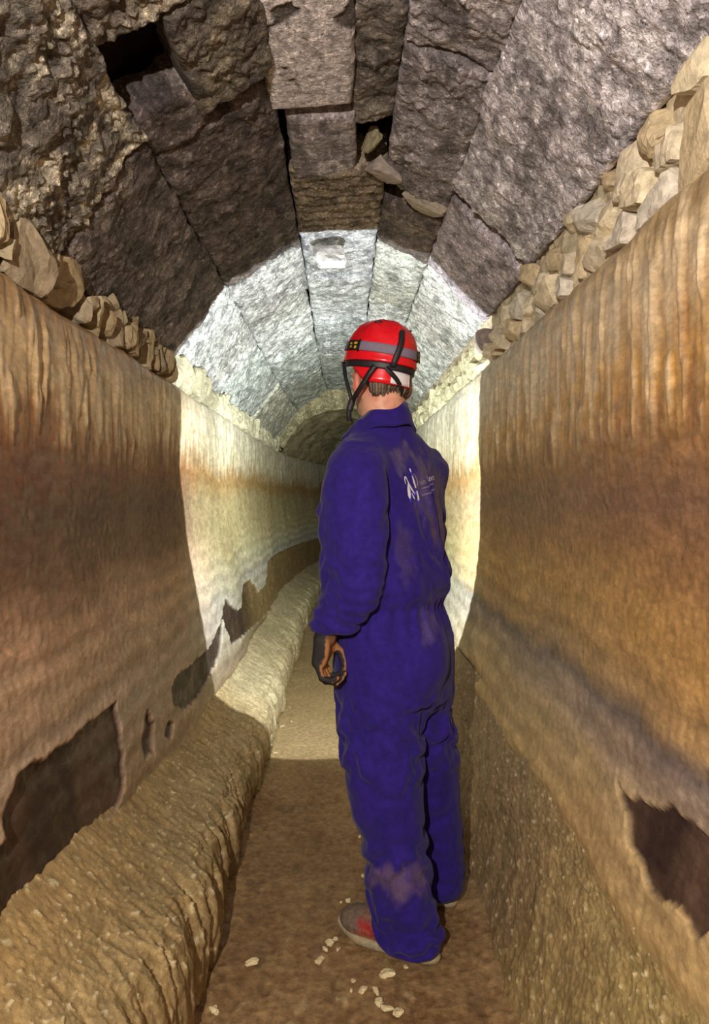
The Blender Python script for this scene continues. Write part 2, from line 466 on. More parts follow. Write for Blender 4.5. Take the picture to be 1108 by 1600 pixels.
def build_floor():
    S = s_samples(-1.6, S_END, k=0.0045, mn=0.0045)
    x = np.linspace(-.50, .52, 190)
    SS, XX = np.meshgrid(S, x, indexing='ij')
    b = fbm(SS * 3, XX * 3, 1.0, 3); g = fbm(SS * 28, XX * 28, 2.0, 4)
    Z = 0.006 * b + 0.0028 * g
    crumb = sst(.45, .62, fbm(SS * 14, XX * 14, 5.0, 3)) * sst(1.95, 1.6, SS + .3 * b)
    Z += 0.004 * crumb + 0.02 * sst(.30, .46, np.abs(XX - .02) + 0.02 * g)
    C = mix(np.broadcast_to((.185, .100, .042), SS.shape + (3,)), np.broadcast_to((.30, .19, .085), SS.shape + (3,)), sst(-.6, .6, b * .7 + g * .6))
    C = mix(C, np.broadcast_to((.46, .36, .19), C.shape), 0.6 * crumb)
    C = mix(C, np.broadcast_to((.10, .06, .03), C.shape), 0.5 * sst(.35, .6, fbm(SS * 9, XX * 16, 8.0, 3)))
    C = mix(C, np.broadcast_to((.36, .28, .14), C.shape), 0.6 * sst(2.9, 3.6, SS))  # floor colour paled where the torchlight falls
    V = np.stack([XX + bend(SS), SS, Z], -1)
    return tag(mesh_np('floor', V, grid_quads(len(S), len(x), flip=True), M_FLOOR, C), 'damp brown mud floor of the narrow channel', kind='structure')


build_floor()

# ---- vault: backing tinted near-black so gaps read as shade, every slab its own part
def build_ceiling():
    pts = [(-.97, 1.70), (-.93, 1.98), (-.68, 2.42), (-.24, 2.68), (.22, 2.71), (.53, 2.62), (.84, 2.26), (.88, 1.80)]
    S = np.concatenate([np.linspace(-1.6, 8.2, 50)])
    x, z, tx, tz, t = profile(pts, 60)
    SS, ZZ = np.meshgrid(S, z, indexing='ij'); XX = np.broadcast_to(x, SS.shape)
    V = np.stack([XX + bend(SS), SS, ZZ], -1)
    return tag(mesh_np('ceiling', V, grid_quads(len(S), 60, flip=True), M_BACKING), 'stone slab vault over the tunnel', kind='structure')


ceiling = build_ceiling()
FACET = {                                       # section corners of the five faces of the vault, springing to crown to springing
    'll': ((-.81, 1.915), (-.55, 2.275)),
    'lu': ((-.55, 2.275), (-.20, 2.500)),
    'cr': ((-.20, 2.505), (.17, 2.525)),
    'ru': ((.17, 2.525), (.42, 2.44)),
    'rl': ((.42, 2.44), (.70, 2.14)),
}
slab_count = [0]


def slab(face, s0, s1, t0=0.0, t1=1.0, tone=(.2, .18, .17), drop=0.0, rough=1.0, skew=0.0, kind='rock', label=None, tilt=0.0, pale=None, palefac=0.4, twist=0.0):
    """one vault slab: s0..s1 along the tunnel, t0..t1 across its face; drop > 0 hangs lower"""
    A, B = [np.array(p) for p in FACET[face]]
    wid = np.linalg.norm(B - A) * (t1 - t0)
    near = s1 > 0.6
    step = 0.05 if not near else (0.0055 if s0 < 3.4 else 0.010 if s0 < 5.5 else 0.018)
    nu = max(4, int((s1 - s0) / step)); nv = max(4, int(wid / step))
    u = np.linspace(0, 1, nu); v = np.linspace(0, 1, nv)
    U, W = np.meshgrid(u, v, indexing='ij')
    seed = 3.7 * slab_count[0]; slab_count[0] += 1
    g = -0.005
    gs = 0.001
    SS = s0 + gs + U * (s1 - s0 - 2 * gs)
    TT = t0 * wid / (t1 - t0) + g + W * (wid - 2 * g)      # metres along the face
    # ragged outline
    eu = np.minimum(U, 1 - U) * (s1 - s0); ev = np.minimum(W, 1 - W) * wid
    SS = SS + np.sign(.5 - U) * sst(.05, 0, eu) * (0.005 + 0.011 * fbm(TT * 11 + seed, SS * 2, seed, 3)) + skew * (W - .5) * sst(.4, 0, 1 - U)
    TT = TT + np.sign(.5 - W) * sst(.05, 0, ev) * (0.000 + 0.006 * fbm(SS * 11, TT * 2, seed + 5, 3))
    ax = (B - A) / np.linalg.norm(B - A)
    nrm = np.array([ax[1], -ax[0]])                       # into the tunnel
    big = fbm(SS * 3.0, TT * 3.0, seed, 3)
    mid = fbm(SS * 11, TT * 11, seed + 2, 4)
    pop = ridge(SS * 26, TT * 26, seed + 4, 3)
    # popcorn calcite: clusters of little knobs
    cl = sst(-.05, .35, fbm(SS * 4, TT * 4, seed + 9, 3))
    knob = np.clip(fbm(SS * 48, TT * 48, seed + 6, 2), 0, 1)
    d = drop + tilt * (U - .5) + twist * (W - .5) + rough * (0.013 * big + 0.012 * mid - 0.006 * np.clip(pop, 0, 1) + 0.011 * knob * cl)
    if kind == 'strata':
        ph = (SS + 0.05 * mid + 0.03 * big) / 0.075
        d += 0.020 * (ph - np.floor(ph)) - 0.01
    if kind == 'flat':
        flake = sst(.12, .20, fbm(SS * 5, TT * 5, seed + 12, 4))
        d = drop + tilt * (U - .5) + 0.006 * big + 0.003 * mid - 0.008 * flake
    if kind == 'wash':                                    # diagonal flow marks
        fl = fbm((SS - TT) * 5, (SS + TT) * 24, seed, 4)
        d += 0.005 * fl
    e = np.minimum(eu, ev)
    d -= 0.022 * np.exp(-e / 0.0065) * np.clip(.75 + 1.1 * fbm(SS * 6, TT * 6, seed + 50, 2), 0, 1.4)
    tone = np.array(tone)
    if kind == 'wash': tone = np.minimum(tone * 1.28, .78)  # lit slabs brightened through their colour
    C = np.broadcast_to(tone, SS.shape + (3,)) * (1 + 0.45 * np.clip(mid + .5 * big, -1, 1))[..., None]
    pl = np.array(pale if pale is not None else tone * 2.1)
    C = mix(C, np.broadcast_to(pl, C.shape), palefac * sst(.05, .45, fbm(SS * 9, TT * 9, seed + 20, 4)))
    C = mix(C, np.broadcast_to(pl * 1.05, C.shape), 0.5 * palefac * cl * sst(.05, .4, knob))
    C = mix(C, np.broadcast_to(tone * 0.35, C.shape), 0.7 * sst(.12, .5, fbm(SS * 7, TT * 13, seed + 30, 4)))
    if kind == 'flat':
        C = mix(np.broadcast_to(pl, C.shape) * (1 + .12 * mid)[..., None], np.broadcast_to(tone * .45, C.shape), flake)
    if kind == 'wash':
        C = mix(C, np.broadcast_to(tone * .42, C.shape), 0.75 * sst(.15, .55, fl))
        C = mix(C, np.broadcast_to(pl, C.shape), 0.4 * sst(.1, .5, -fl))
    # add the slab's thickness: one more ring of vertices pushed into the rock
    Pu = np.pad(SS, 1, 'edge'); Pt = np.pad(TT, 1, 'edge'); Pd = np.pad(d, 1, 'edge')
    Pd[0, :] -= .11; Pd[-1, :] -= .11; Pd[1:-1, 0] -= .11; Pd[1:-1, -1] -= .11
    Pc = np.pad(C, ((1, 1), (1, 1), (0, 0)), 'edge')
    X = A[0] + ax[0] * Pt + nrm[0] * Pd + bend(Pu)
    Z = A[1] + ax[1] * Pt + nrm[1] * Pd
    V = np.stack([X, Pu, Z], -1)
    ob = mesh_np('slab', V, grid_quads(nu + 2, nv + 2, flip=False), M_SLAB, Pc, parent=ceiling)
    if label: ob['label'] = label
    return ob


DK = (.105, .082, .076); DK2 = (.135, .108, .098); GR1 = (.60, .55, .575); GR2 = (.30, .27, .28); LT = (.55, .57, .57)  # LT and other pale tones past the light's edge paint torchlight into slabs
PK = (.30, .255, .20)
# lower row over the patchy wall
slab('ll', -1.6, 0.5, tone=DK2)
slab('ll', 0.5, 1.93, tone=(.17, .145, .12), pale=(.58, .51, .38), palefac=.8, rough=1.75, drop=.012)
slab('ll', 1.93, 3.30, tone=DK2, pale=(.33, .28, .24), rough=0.9)
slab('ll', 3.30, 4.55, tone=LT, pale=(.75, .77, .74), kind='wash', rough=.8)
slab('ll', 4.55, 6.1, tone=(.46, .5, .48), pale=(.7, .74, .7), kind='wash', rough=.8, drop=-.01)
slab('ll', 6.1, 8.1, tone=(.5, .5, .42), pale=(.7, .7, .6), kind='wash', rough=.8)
# upper row over the patchy wall, with the hole left by a fallen stone
slab('lu', -1.6, 0.6, tone=DK)
slab('lu', 0.6, 1.57, tone=(.16, .13, .105), pale=(.50, .43, .32), palefac=.7, rough=1.6)
slab('lu', 1.57, 1.965, t0=.42, t1=1.0, tone=(.115, .095, .078), pale=(.34, .29, .2), rough=1.3, drop=.016)
slab('lu', 1.85, 2.06, t0=0, t1=.44, tone=DK, pale=(.30, .25, .22), rough=1.0, drop=-.006)
slab('lu', 2.05, 3.36, tone=DK, pale=(.30, .25, .22), rough=1.1, drop=-.004)
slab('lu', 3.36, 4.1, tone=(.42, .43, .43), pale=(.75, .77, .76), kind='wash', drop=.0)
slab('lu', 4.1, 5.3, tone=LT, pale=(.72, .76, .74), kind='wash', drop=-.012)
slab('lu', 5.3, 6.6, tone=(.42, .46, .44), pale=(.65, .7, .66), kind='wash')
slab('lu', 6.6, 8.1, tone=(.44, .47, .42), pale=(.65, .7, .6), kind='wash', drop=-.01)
# crown
slab('cr', -1.6, 0.7, tone=(.25, .22, .20))
slab('cr', 0.7, 2.19, t0=-.06, t1=.62, tone=(.25, .21, .19), pale=(.62, .56, .55), kind='flat', drop=.010, label='pale smooth crown slab')
slab('cr', 2.245, 2.70, t0=.05, t1=.66, tone=(.30, .26, .26), pale=(.58, .52, .54), palefac=.8, rough=.55, drop=-.002)
slab('cr', 0.7, 2.33, t0=.64, t1=1.0, tone=(.14, .12, .105), pale=(.36, .31, .26), rough=1.3, drop=-.012)
slab('cr', 2.62, 3.24, t0=.0, t1=1.0, tone=(.27, .215, .16), pale=(.46, .38, .28), kind='strata', rough=.7, drop=-.01, label='crown slab split into thin layers')
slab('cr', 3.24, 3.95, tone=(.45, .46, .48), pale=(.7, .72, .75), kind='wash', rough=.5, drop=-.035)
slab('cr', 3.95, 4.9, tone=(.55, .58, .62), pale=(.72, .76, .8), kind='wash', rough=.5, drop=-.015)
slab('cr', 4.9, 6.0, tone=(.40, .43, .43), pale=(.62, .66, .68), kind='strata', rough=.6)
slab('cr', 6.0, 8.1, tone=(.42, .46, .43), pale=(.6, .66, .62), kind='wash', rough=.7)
# upper row over the wall with the waterline
slab('ru', -1.6, 0.6, tone=GR2)
slab('ru', 0.6, 1.9, tone=(.27, .24, .24), pale=(.60, .55, .56), rough=1.2)
slab('ru', 1.9, 2.80, tone=(.30, .265, .27), pale=(.58, .52, .52), rough=1.1, drop=.012, skew=.16)
slab('ru', 2.91, 3.42, tone=(.15, .122, .108), pale=(.33, .27, .23), rough=.9, drop=.004, skew=.10)
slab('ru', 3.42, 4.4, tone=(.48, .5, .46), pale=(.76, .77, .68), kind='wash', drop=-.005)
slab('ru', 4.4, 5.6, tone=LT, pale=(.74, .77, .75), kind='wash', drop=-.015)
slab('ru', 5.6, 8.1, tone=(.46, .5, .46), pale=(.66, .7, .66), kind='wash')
# lower row over the wall with the waterline
slab('rl', -1.6, 0.5, tone=GR1)
slab('rl', 0.5, 2.59, tone=GR1, pale=(.84, .80, .81), palefac=.55, rough=.95, drop=.014, label='large grey slab with crusted face')
slab('rl', 2.67, 3.45, tone=(.50, .435, .47), pale=(.64, .57, .61), palefac=.5, rough=.55, drop=.004, label='smooth mauve-grey slab with a curved upper gap')
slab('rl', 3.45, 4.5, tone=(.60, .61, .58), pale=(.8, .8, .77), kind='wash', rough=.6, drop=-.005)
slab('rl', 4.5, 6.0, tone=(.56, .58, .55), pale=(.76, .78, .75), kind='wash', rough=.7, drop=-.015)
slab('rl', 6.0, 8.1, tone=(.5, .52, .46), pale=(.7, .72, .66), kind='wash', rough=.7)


def build_far_arch():
    S = np.concatenate([[8.0, 8.02], s_samples(8.05, S_END, k=.005)])
    pts = [(-.92, 1.76), (-.74, 1.80), (-.66, 1.98), (-.48, 2.16), (-.2, 2.28), (.05, 2.30), (.33, 2.24), (.55, 2.08), (.66, 1.90), (.86, 1.86)]
    x, z, tx, tz, t = profile(pts, 130)
    SS, ZZ = np.meshgrid(S, z, indexing='ij'); XX = np.broadcast_to(x, SS.shape)
    nx, nz = tz, -tx
    d = 0.03 * fbm(SS * 2.2, XX * 3, ZZ * 3, 4) + 0.03 * sst(.2, .5, fbm(SS * 1.2, XX * 1.6, 5.0, 2)) - 0.03 * sst(.25, .0, np.abs(SS - 8.55)) * sst(2.18, 2.24, ZZ)
    d[0, :] -= 0.42
    C = mix(np.broadcast_to((.34, .30, .17), SS.shape + (3,)), np.broadcast_to((.56, .50, .30), SS.shape + (3,)), sst(-.5, .5, fbm(SS * 5, XX * 7, ZZ * 7, 4)))
    V = np.stack([XX + nx * d + bend(SS), SS, ZZ + nz * d], -1)
    ob = mesh_np('rock_arch', V, grid_quads(len(S), 130, flip=True), M_SLAB, C, parent=ceiling)
    ob['label'] = 'lower rough rock arch at the bend'
    # near-black cap added for the darkness round the bend
    w = mesh_np('wall_back', np.array([(-2 + bend(18.0), 18, -.2), (2 + bend(18.0), 18, -.2), (2 + bend(18.0), 18, 3), (-2 + bend(18.0), 18, 3)]),
                np.array([[0, 1, 2, 3]]), M_BACKING)
    tag(w, 'added near-black end cap for the dark where the tunnel passes out of sight', kind='structure')


build_far_arch()


# ---- rubble stones
def stone_mesh(name, sx, sy, sz, seed, mat, tone, parent=None, flat=0.55, n=7, loc=(0, 0, 0), rot=(0, 0, 0), amp=.16):
    """irregular broken block: superquadric cut by random planes"""
    r = np.random.default_rng(seed)
    lin = np.linspace(-1, 1, n)
    Vs = []; Q = []; base = 0
    for ax in range(3):
        for sg in (-1, 1):
            a, b = np.meshgrid(lin, lin, indexing='ij')
            p = np.zeros((n, n, 3)); p[..., ax] = sg; p[..., (ax + 1) % 3] = a; p[..., (ax + 2) % 3] = b
            Vs.append(p.reshape(-1, 3))
            q = grid_quads(n, n, flip=(sg < 0)) + base
            Q.append(q[:, ::-1]); base += n * n
    V = np.concatenate(Vs); Q = np.concatenate(Q)
    key = np.round(V * 1000).astype(int)
    _, idx, inv = np.unique(key, axis=0, return_index=True, return_inverse=True)
    V = V[idx]; Q = inv.reshape(-1)[Q]
    pw = 12.0
    V = V / (np.sum(np.abs(V) ** pw, 1) ** (1 / pw))[:, None]
    for k in range(9):
        nv = r.normal(size=3); nv /= np.linalg.norm(nv)
        h = r.uniform(.72, 1.05)
        dd = V @ nv - h
        V = V - np.clip(dd, 0, None)[:, None] * nv
    V = V * (1 + amp * fbm(V[:, 0] * 1.5 + seed, V[:, 1] * 1.5, V[:, 2] * 1.5, 3))[:, None]
    V = V * np.array([sx, sy, sz])
    cx, cy, cz = [math.cos(t) for t in rot]; s1, s2, s3 = [math.sin(t) for t in rot]
    Rx = np.array([[1, 0, 0], [0, cx, -s1], [0, s1, cx]]); Ry = np.array([[cy, 0, s2], [0, 1, 0], [-s2, 0, cy]]); Rz = np.array([[cz, -s3, 0], [s3, cz, 0], [0, 0, 1]])
    V = V @ (Rz @ Ry @ Rx).T
    C = np.broadcast_to(np.array(tone), (len(V), 3)) * (1 + .25 * fbm(V[:, 0] * 30 + seed, V[:, 1] * 30, V[:, 2] * 30, 2))[:, None]
    o = mesh_np(name, V, Q, mat, C, parent=parent)
    me = o.data
    me.polygons.foreach_set('use_smooth', np.zeros(len(me.polygons), bool))
    o.location = loc
    return o


def rubble():
    r = random.Random(5)
    # pale mortar bedding behind the stones
    S = np.concatenate([np.linspace(-1.6, .8, 20), np.arange(.85, 3.6, .012), np.arange(3.6, 8.1, .04)])
    for wall, x0, x1, z0, z1, tone in ((wall_l, -.85, -.865, 1.76, 2.0, (.20, .15, .095)), (wall_r, .712, .735, 1.86, 2.22, (.60, .52, .36))):
        zz = np.linspace(z0, z1, 34)
        SS, ZZ = np.meshgrid(S, zz, indexing='ij')
        dx = .022 * fbm(SS * 9, ZZ * 9, 3.0 + x0, 4) + .012 * ridge(SS * 22, ZZ * 22, 5.0, 2)
        X = x0 + (x1 - x0) * (ZZ - z0) / (z1 - z0) - np.sign(x0) * dx + bend(SS)
        C = np.broadcast_to(np.array(tone), SS.shape + (3,)) * (1 + .5 * fbm(SS * 14, ZZ * 14, 8.0, 4))[..., None]
        mesh_np('mortar', np.stack([X, SS, ZZ], -1), grid_quads(len(S), 34, flip=x0 < 0), M_STONE, C, parent=wall)
    # patchy-wall side: first the big upright blocks, then crumbled small ones
    row = [(1.10, .075, .085), (1.27, .075, .08), (1.43, .05, .082), (1.53, .028, .084), (1.60, .026, .075), (1.72, .075, .085), (1.85, .018, .075), (1.965, .085, .078),
           (2.12, .03, .05), (2.20, .035, .06), (2.28, .03, .045), (2.37, .045, .075), (2.46, .035, .055), (2.56, .045, .075), (2.66, .03, .06), (2.76, .045, .08), (2.85, .025, .06),
           (2.94, .04, .075), (3.03, .03, .06), (3.12, .04, .07)]
    s = 3.25
    while s < 8.0:
        w = r.uniform(.04, .11); row.append((s + w, w * .95, r.uniform(.06, .085))); s += 2 * w
    s = -1.4
    while s < 0.95:
        row.append((s, .11, .085)); s += .24
    for i, (s, hw, hh) in enumerate(row):
        tone = [(.40, .31, .18), (.36, .27, .15), (.33, .26, .17)][i % 3]
        if s > 3.2: tone = (.55, .52, .36)  # torch-lit tone painted on the stones past the light's edge
        dx = r.uniform(-.012, .018)
        stone_mesh('stone', .075, hw, hh, 100 + i, M_STONE, tone, wall_l, loc=(-.835 + dx + bend(s), s, 1.80 + hh * .95 + r.uniform(-.008, .012)),
                   rot=(r.uniform(-.12, .12), r.uniform(-.1, .1), r.uniform(-.2, .2)))
    # second, smaller fill stones tucked under the vault
    s = 1.2; i = 0
    while s < 3.2:
        if s > 2.05 or r.random() < .5:
            stone_mesh('stone', .03, r.uniform(.015, .03), r.uniform(.015, .028), 300 + i, M_STONE, (.36, .29, .18), wall_l,
                       loc=(-.79 + r.uniform(-.01, .015), s, r.uniform(1.86, 1.93)), rot=(r.uniform(-.6, .6), r.uniform(-.5, .5), r.uniform(-.6, .6)), n=5)
        s += r.uniform(.04, .10); i += 1
    # waterline-wall side: taller broken courses
    blocks = [(1.02, 2.06, .13, .10, .10), (1.08, 1.93, .10, .05, .0), (1.20, 2.12, .075, .075, .2), (1.30, 1.985, .125, .095, -.25), (1.36, 2.13, .06, .05, .4), (1.47, 2.03, .04, .055, .1),
              (1.50, 1.93, .07, .045, .0), (1.55, 2.10, .055, .06, -.4), (1.60, 1.99, .05, .045, .3), (1.67, 2.06, .06, .055, -.1), (1.70, 1.93, .065, .045, .1), (1.80, 2.10, .07, .04, .5), (1.80, 2.01, .06, .05, .1),
              (1.86, 1.93, .08, .04, -.1), (1.95, 2.06, .085, .05, .25), (2.0, 1.96, .07, .055, -.1), (2.10, 2.11, .06, .035, .2), (2.15, 2.01, .09, .045, .15), (2.16, 1.93, .06, .035, .0), (2.30, 2.07, .09, .055, .35),
              (2.32, 1.95, .075, .05, -.1), (2.45, 2.03, .06, .045, .1), (2.48, 1.94, .06, .04, .2), (2.56, 2.09, .055, .045, .2), (2.60, 2.0, .06, .05, -.2), (2.66, 1.93, .05, .035, .0), (2.74, 2.03, .06, .05, .2), (2.80, 1.95, .06, .045, .1),
              (2.88, 2.03, .05, .045, -.2), (2.95, 1.95, .055, .045, .2), (3.03, 2.02, .055, .045, .1), (3.10, 1.94, .05, .04, .0), (3.17, 2.03, .05, .05, .1), (3.24, 1.95, .055, .045, .0)]
    s = 3.38
    while s < 8.0:
        w = r.uniform(.05, .10); blocks.append((s + w, 1.94, w, .05, .1)); blocks.append((s + w + .04, 2.03, w, .05, -.1)); s += 1.9 * w
    s = -1.4
    while s < 0.9:
        blocks.append((s, 1.95, .11, .06, .0)); blocks.append((s + .05, 2.07, .11, .065, .0)); s += .24
    for i, (s, z, hw, hh, a) in enumerate(blocks):
        tone = [(.72, .62, .43), (.64, .55, .40), (.66, .60, .50), (.60, .48, .30)][i % 4]
        if s > 3.3: tone = (.62, .58, .38)
        stone_mesh('stone', .07, hw, hh, 500 + i, M_STONE, tone, wall_r, loc=(.735 + (z - 1.9) * .05 + r.uniform(-.012, .012) + bend(s), s, z),
                   rot=(a, r.uniform(-.12, .12), r.uniform(-.15, .15)), amp=.12)
    # odd pieces: the lump that catches the torch, a wedge in the crown gap, the ledge stone at the light's edge
    k = stone_mesh('stone', .085, .06, .045, 901, M_STONE, (.72, .72, .72), ceiling, loc=(-.065, 3.44, 2.475)); k['label'] = 'pale knob hanging from the crown'
    stone_mesh('stone', .02, .06, .045, 902, M_STONE, (.34, .30, .18), ceiling, loc=(.105, 2.47, 2.55), rot=(.5, .2, .4))
    stone_mesh('stone', .06, .05, .03, 903, M_STONE, (.36, .30, .26), ceiling, loc=(.16, 2.60, 2.51), rot=(.2, .2, .6))
    stone_mesh('stone', .035, .10, .03, 905, M_STONE, (.30, .17, .08), ceiling, loc=(-.285, 1.72, 2.475), rot=(.0, .5, .1))
    stone_mesh('stone', .10, .05, .022, 906, M_STONE, (.40, .34, .26), ceiling, loc=(.33, 2.79, 2.455), rot=(.25, .28, .25))
    stone_mesh('stone', .05, .05, .06, 904, M_STONE, (.30, .24, .22), wall_r, loc=(.685, 3.28, 2.01))


rubble()


# ------------------------------------------------------------------ signed-distance modelling for the figure
class Grid:
    def __init__(self, lo, hi, h):
        self.lo = np.array(lo, float); self.h = h
        n = np.ceil((np.array(hi) - self.lo) / h).astype(int) + 1
        self.X = (self.lo[0] + h * np.arange(n[0]))[:, None, None].astype(np.float32)
        self.Y = (self.lo[1] + h * np.arange(n[1]))[None, :, None].astype(np.float32)
        self.Z = (self.lo[2] + h * np.arange(n[2]))[None, None, :].astype(np.float32)
        self.n = n

    def seg(self, p, q, r0, r1):
        p = np.array(p, float); q = np.array(q, float); e = q - p; L2 = float(e @ e) + 1e-12
        t = ((self.X - p[0]) * e[0] + (self.Y - p[1]) * e[1] + (self.Z - p[2]) * e[2]) / L2
        t = np.clip(t, 0, 1)
        return np.sqrt((self.X - p[0] - t * e[0]) ** 2 + (self.Y - p[1] - t * e[1]) ** 2 + (self.Z - p[2] - t * e[2]) ** 2) - (r0 + (r1 - r0) * t)

    def ell(self, c, r, frame=None):
        dx, dy, dz = self.X - c[0], self.Y - c[1], self.Z - c[2]
        if frame is None: frame = np.eye(3)
        k = 0
        for ax, rr in zip(frame, r):
            k = k + ((dx * ax[0] + dy * ax[1] + dz * ax[2]) / rr) ** 2
        return (np.sqrt(k) - 1) * min(r)

    def box(self, c, r, frame, rad):
        dx, dy, dz = self.X - c[0], self.Y - c[1], self.Z - c[2]
        q = [np.abs(dx * a[0] + dy * a[1] + dz * a[2]) - (h - rad) for a, h in zip(frame, r)]
        out = np.sqrt(sum(np.clip(v, 0, None) ** 2 for v in q)) - rad
        return out + np.clip(np.maximum(np.maximum(q[0], q[1]), q[2]), None, 0)

    def zloft(self, rows, p=2.2, sm=0.012):
        rows = np.array(sorted(rows), float)
        zz = np.arange(rows[0, 0] - .1, rows[-1, 0] + .1, 0.002)
        k = int(sm * 4 / 0.002) | 1
        ker = np.hanning(k + 2)[1:-1]; ker /= ker.sum()
        par = []
        for c in range(1, 6):
            v = np.interp(zz, rows[:, 0], rows[:, c])
            v = np.convolve(np.pad(v, k // 2, 'edge'), ker, 'valid')
            par.append(np.interp(self.Z.ravel(), zz, v)[None, None, :])
        cx, cy, a, b, yaw = par
        c, s = np.cos(np.radians(yaw)), np.sin(np.radians(yaw))
        u = (self.X - cx) * c + (self.Y - cy) * s
        v = -(self.X - cx) * s + (self.Y - cy) * c
        f = ((np.abs(u / a) ** p + np.abs(v / b) ** p) ** (1 / p) - 1) * np.minimum(a, b)
        return np.maximum(f, np.maximum(rows[0, 0] - self.Z, self.Z - rows[-1, 0])).astype(np.float32)

    def mesh(self, Fv):
        """naive surface nets"""
        s = Fv < 0
        nx, ny, nz = Fv.shape
        cnt = np.zeros((nx - 1, ny - 1, nz - 1), np.int8)
        for dx in (0, 1):
            for dy in (0, 1):
                for dz in (0, 1):
                    cnt += s[dx:nx - 1 + dx, dy:ny - 1 + dy, dz:nz - 1 + dz]
        act = (cnt > 0) & (cnt < 8)
        idx = np.full(act.shape, -1, np.int64)
        cells = np.argwhere(act)
        idx[act] = np.arange(len(cells))
        acc = np.zeros((len(cells), 3)); num = np.zeros(len(cells))
        corners = [(a, b, c) for a in (0, 1) for b in (0, 1) for c in (0, 1)]
        for c0 in corners:
            for ax in range(3):
                if c0[ax]: continue
                c1 = list(c0); c1[ax] = 1
                f0 = Fv[cells[:, 0] + c0[0], cells[:, 1] + c0[1], cells[:, 2] + c0[2]]
                f1 = Fv[cells[:, 0] + c1[0], cells[:, 1] + c1[1], cells[:, 2] + c1[2]]
                m = (f0 < 0) != (f1 < 0)
                t = np.where(m, f0 / np.where(m, f0 - f1, 1), 0)
                pt = np.array(c0, float)[None, :].repeat(len(cells), 0)
                pt[:, ax] += t
                acc[m] += pt[m]; num[m] += 1
        V = self.lo + self.h * (cells + acc / num[:, None])
        Q = []
        for ax in range(3):
            b, c = (ax + 1) % 3, (ax + 2) % 3
            sl0 = [slice(None)] * 3; sl1 = [slice(None)] * 3
            sl0[ax] = slice(0, -1); sl1[ax] = slice(1, None)
            s0 = s[tuple(sl0)]; s1 = s[tuple(sl1)]
            e = np.argwhere(s0 != s1)
            ok = (e[:, b] > 0) & (e[:, c] > 0) & (e[:, b] < Fv.shape[b] - 1) & (e[:, c] < Fv.shape[c] - 1)
            e = e[ok]
            q = []
            for db, dc in ((-1, -1), (0, -1), (0, 0), (-1, 0)):
                w = e.copy(); w[:, b] += db; w[:, c] += dc
                q.append(idx[w[:, 0], w[:, 1], w[:, 2]])
            q = np.stack(q, 1)
            fl = ~s0[e[:, 0], e[:, 1], e[:, 2]]
            q[fl] = q[fl][:, ::-1]
            Q.append(q)
        return V, np.concatenate(Q)


def smin(a, b, k):
    h = np.clip(0.5 + 0.5 * (b - a) / k, 0, 1)
    return b + (a - b) * h - k * h * (1 - h)


def vnormals(V, Q):
    a, b, c, d = (V[Q[:, i]] for i in range(4))
    fn = np.cross(c - a, d - b)
    N = np.zeros_like(V)
    for i in range(4):
        np.add.at(N, Q[:, i], fn)
    return N / (np.linalg.norm(N, axis=1)[:, None] + 1e-12)


def relax(V, Q, it=3, lam=0.5):
    E = np.concatenate([Q[:, [0, 1]], Q[:, [1, 2]], Q[:, [2, 3]], Q[:, [3, 0]]])
    for _ in range(it):
        A = np.zeros_like(V); n = np.zeros(len(V))
        np.add.at(A, E[:, 0], V[E[:, 1]]); np.add.at(A, E[:, 1], V[E[:, 0]])
        np.add.at(n, E[:, 0], 1); np.add.at(n, E[:, 1], 1)
        V = V + lam * (A / np.maximum(n, 1)[:, None] - V)
    return V


# ------------------------------------------------------------------ the person
person = tag(empty('person', (0.2, 2.0, 0.0)), 'person in navy blue coverall and red helmet standing with back turned in the channel', 'person')
PLOC = np.array(person.location)


def pmesh(name, V, Q, mat, col=None, parent=None, smooth=True):
    """mesh in world coordinates, parented to the person (or one of the parts, which all share the person's origin)"""
    par = parent or person
    o = mesh_np(name, np.asarray(V) - PLOC, Q, mat, col, smooth)
    o.parent = par
    return o


NAVY = np.array((.021, .0095, .150))


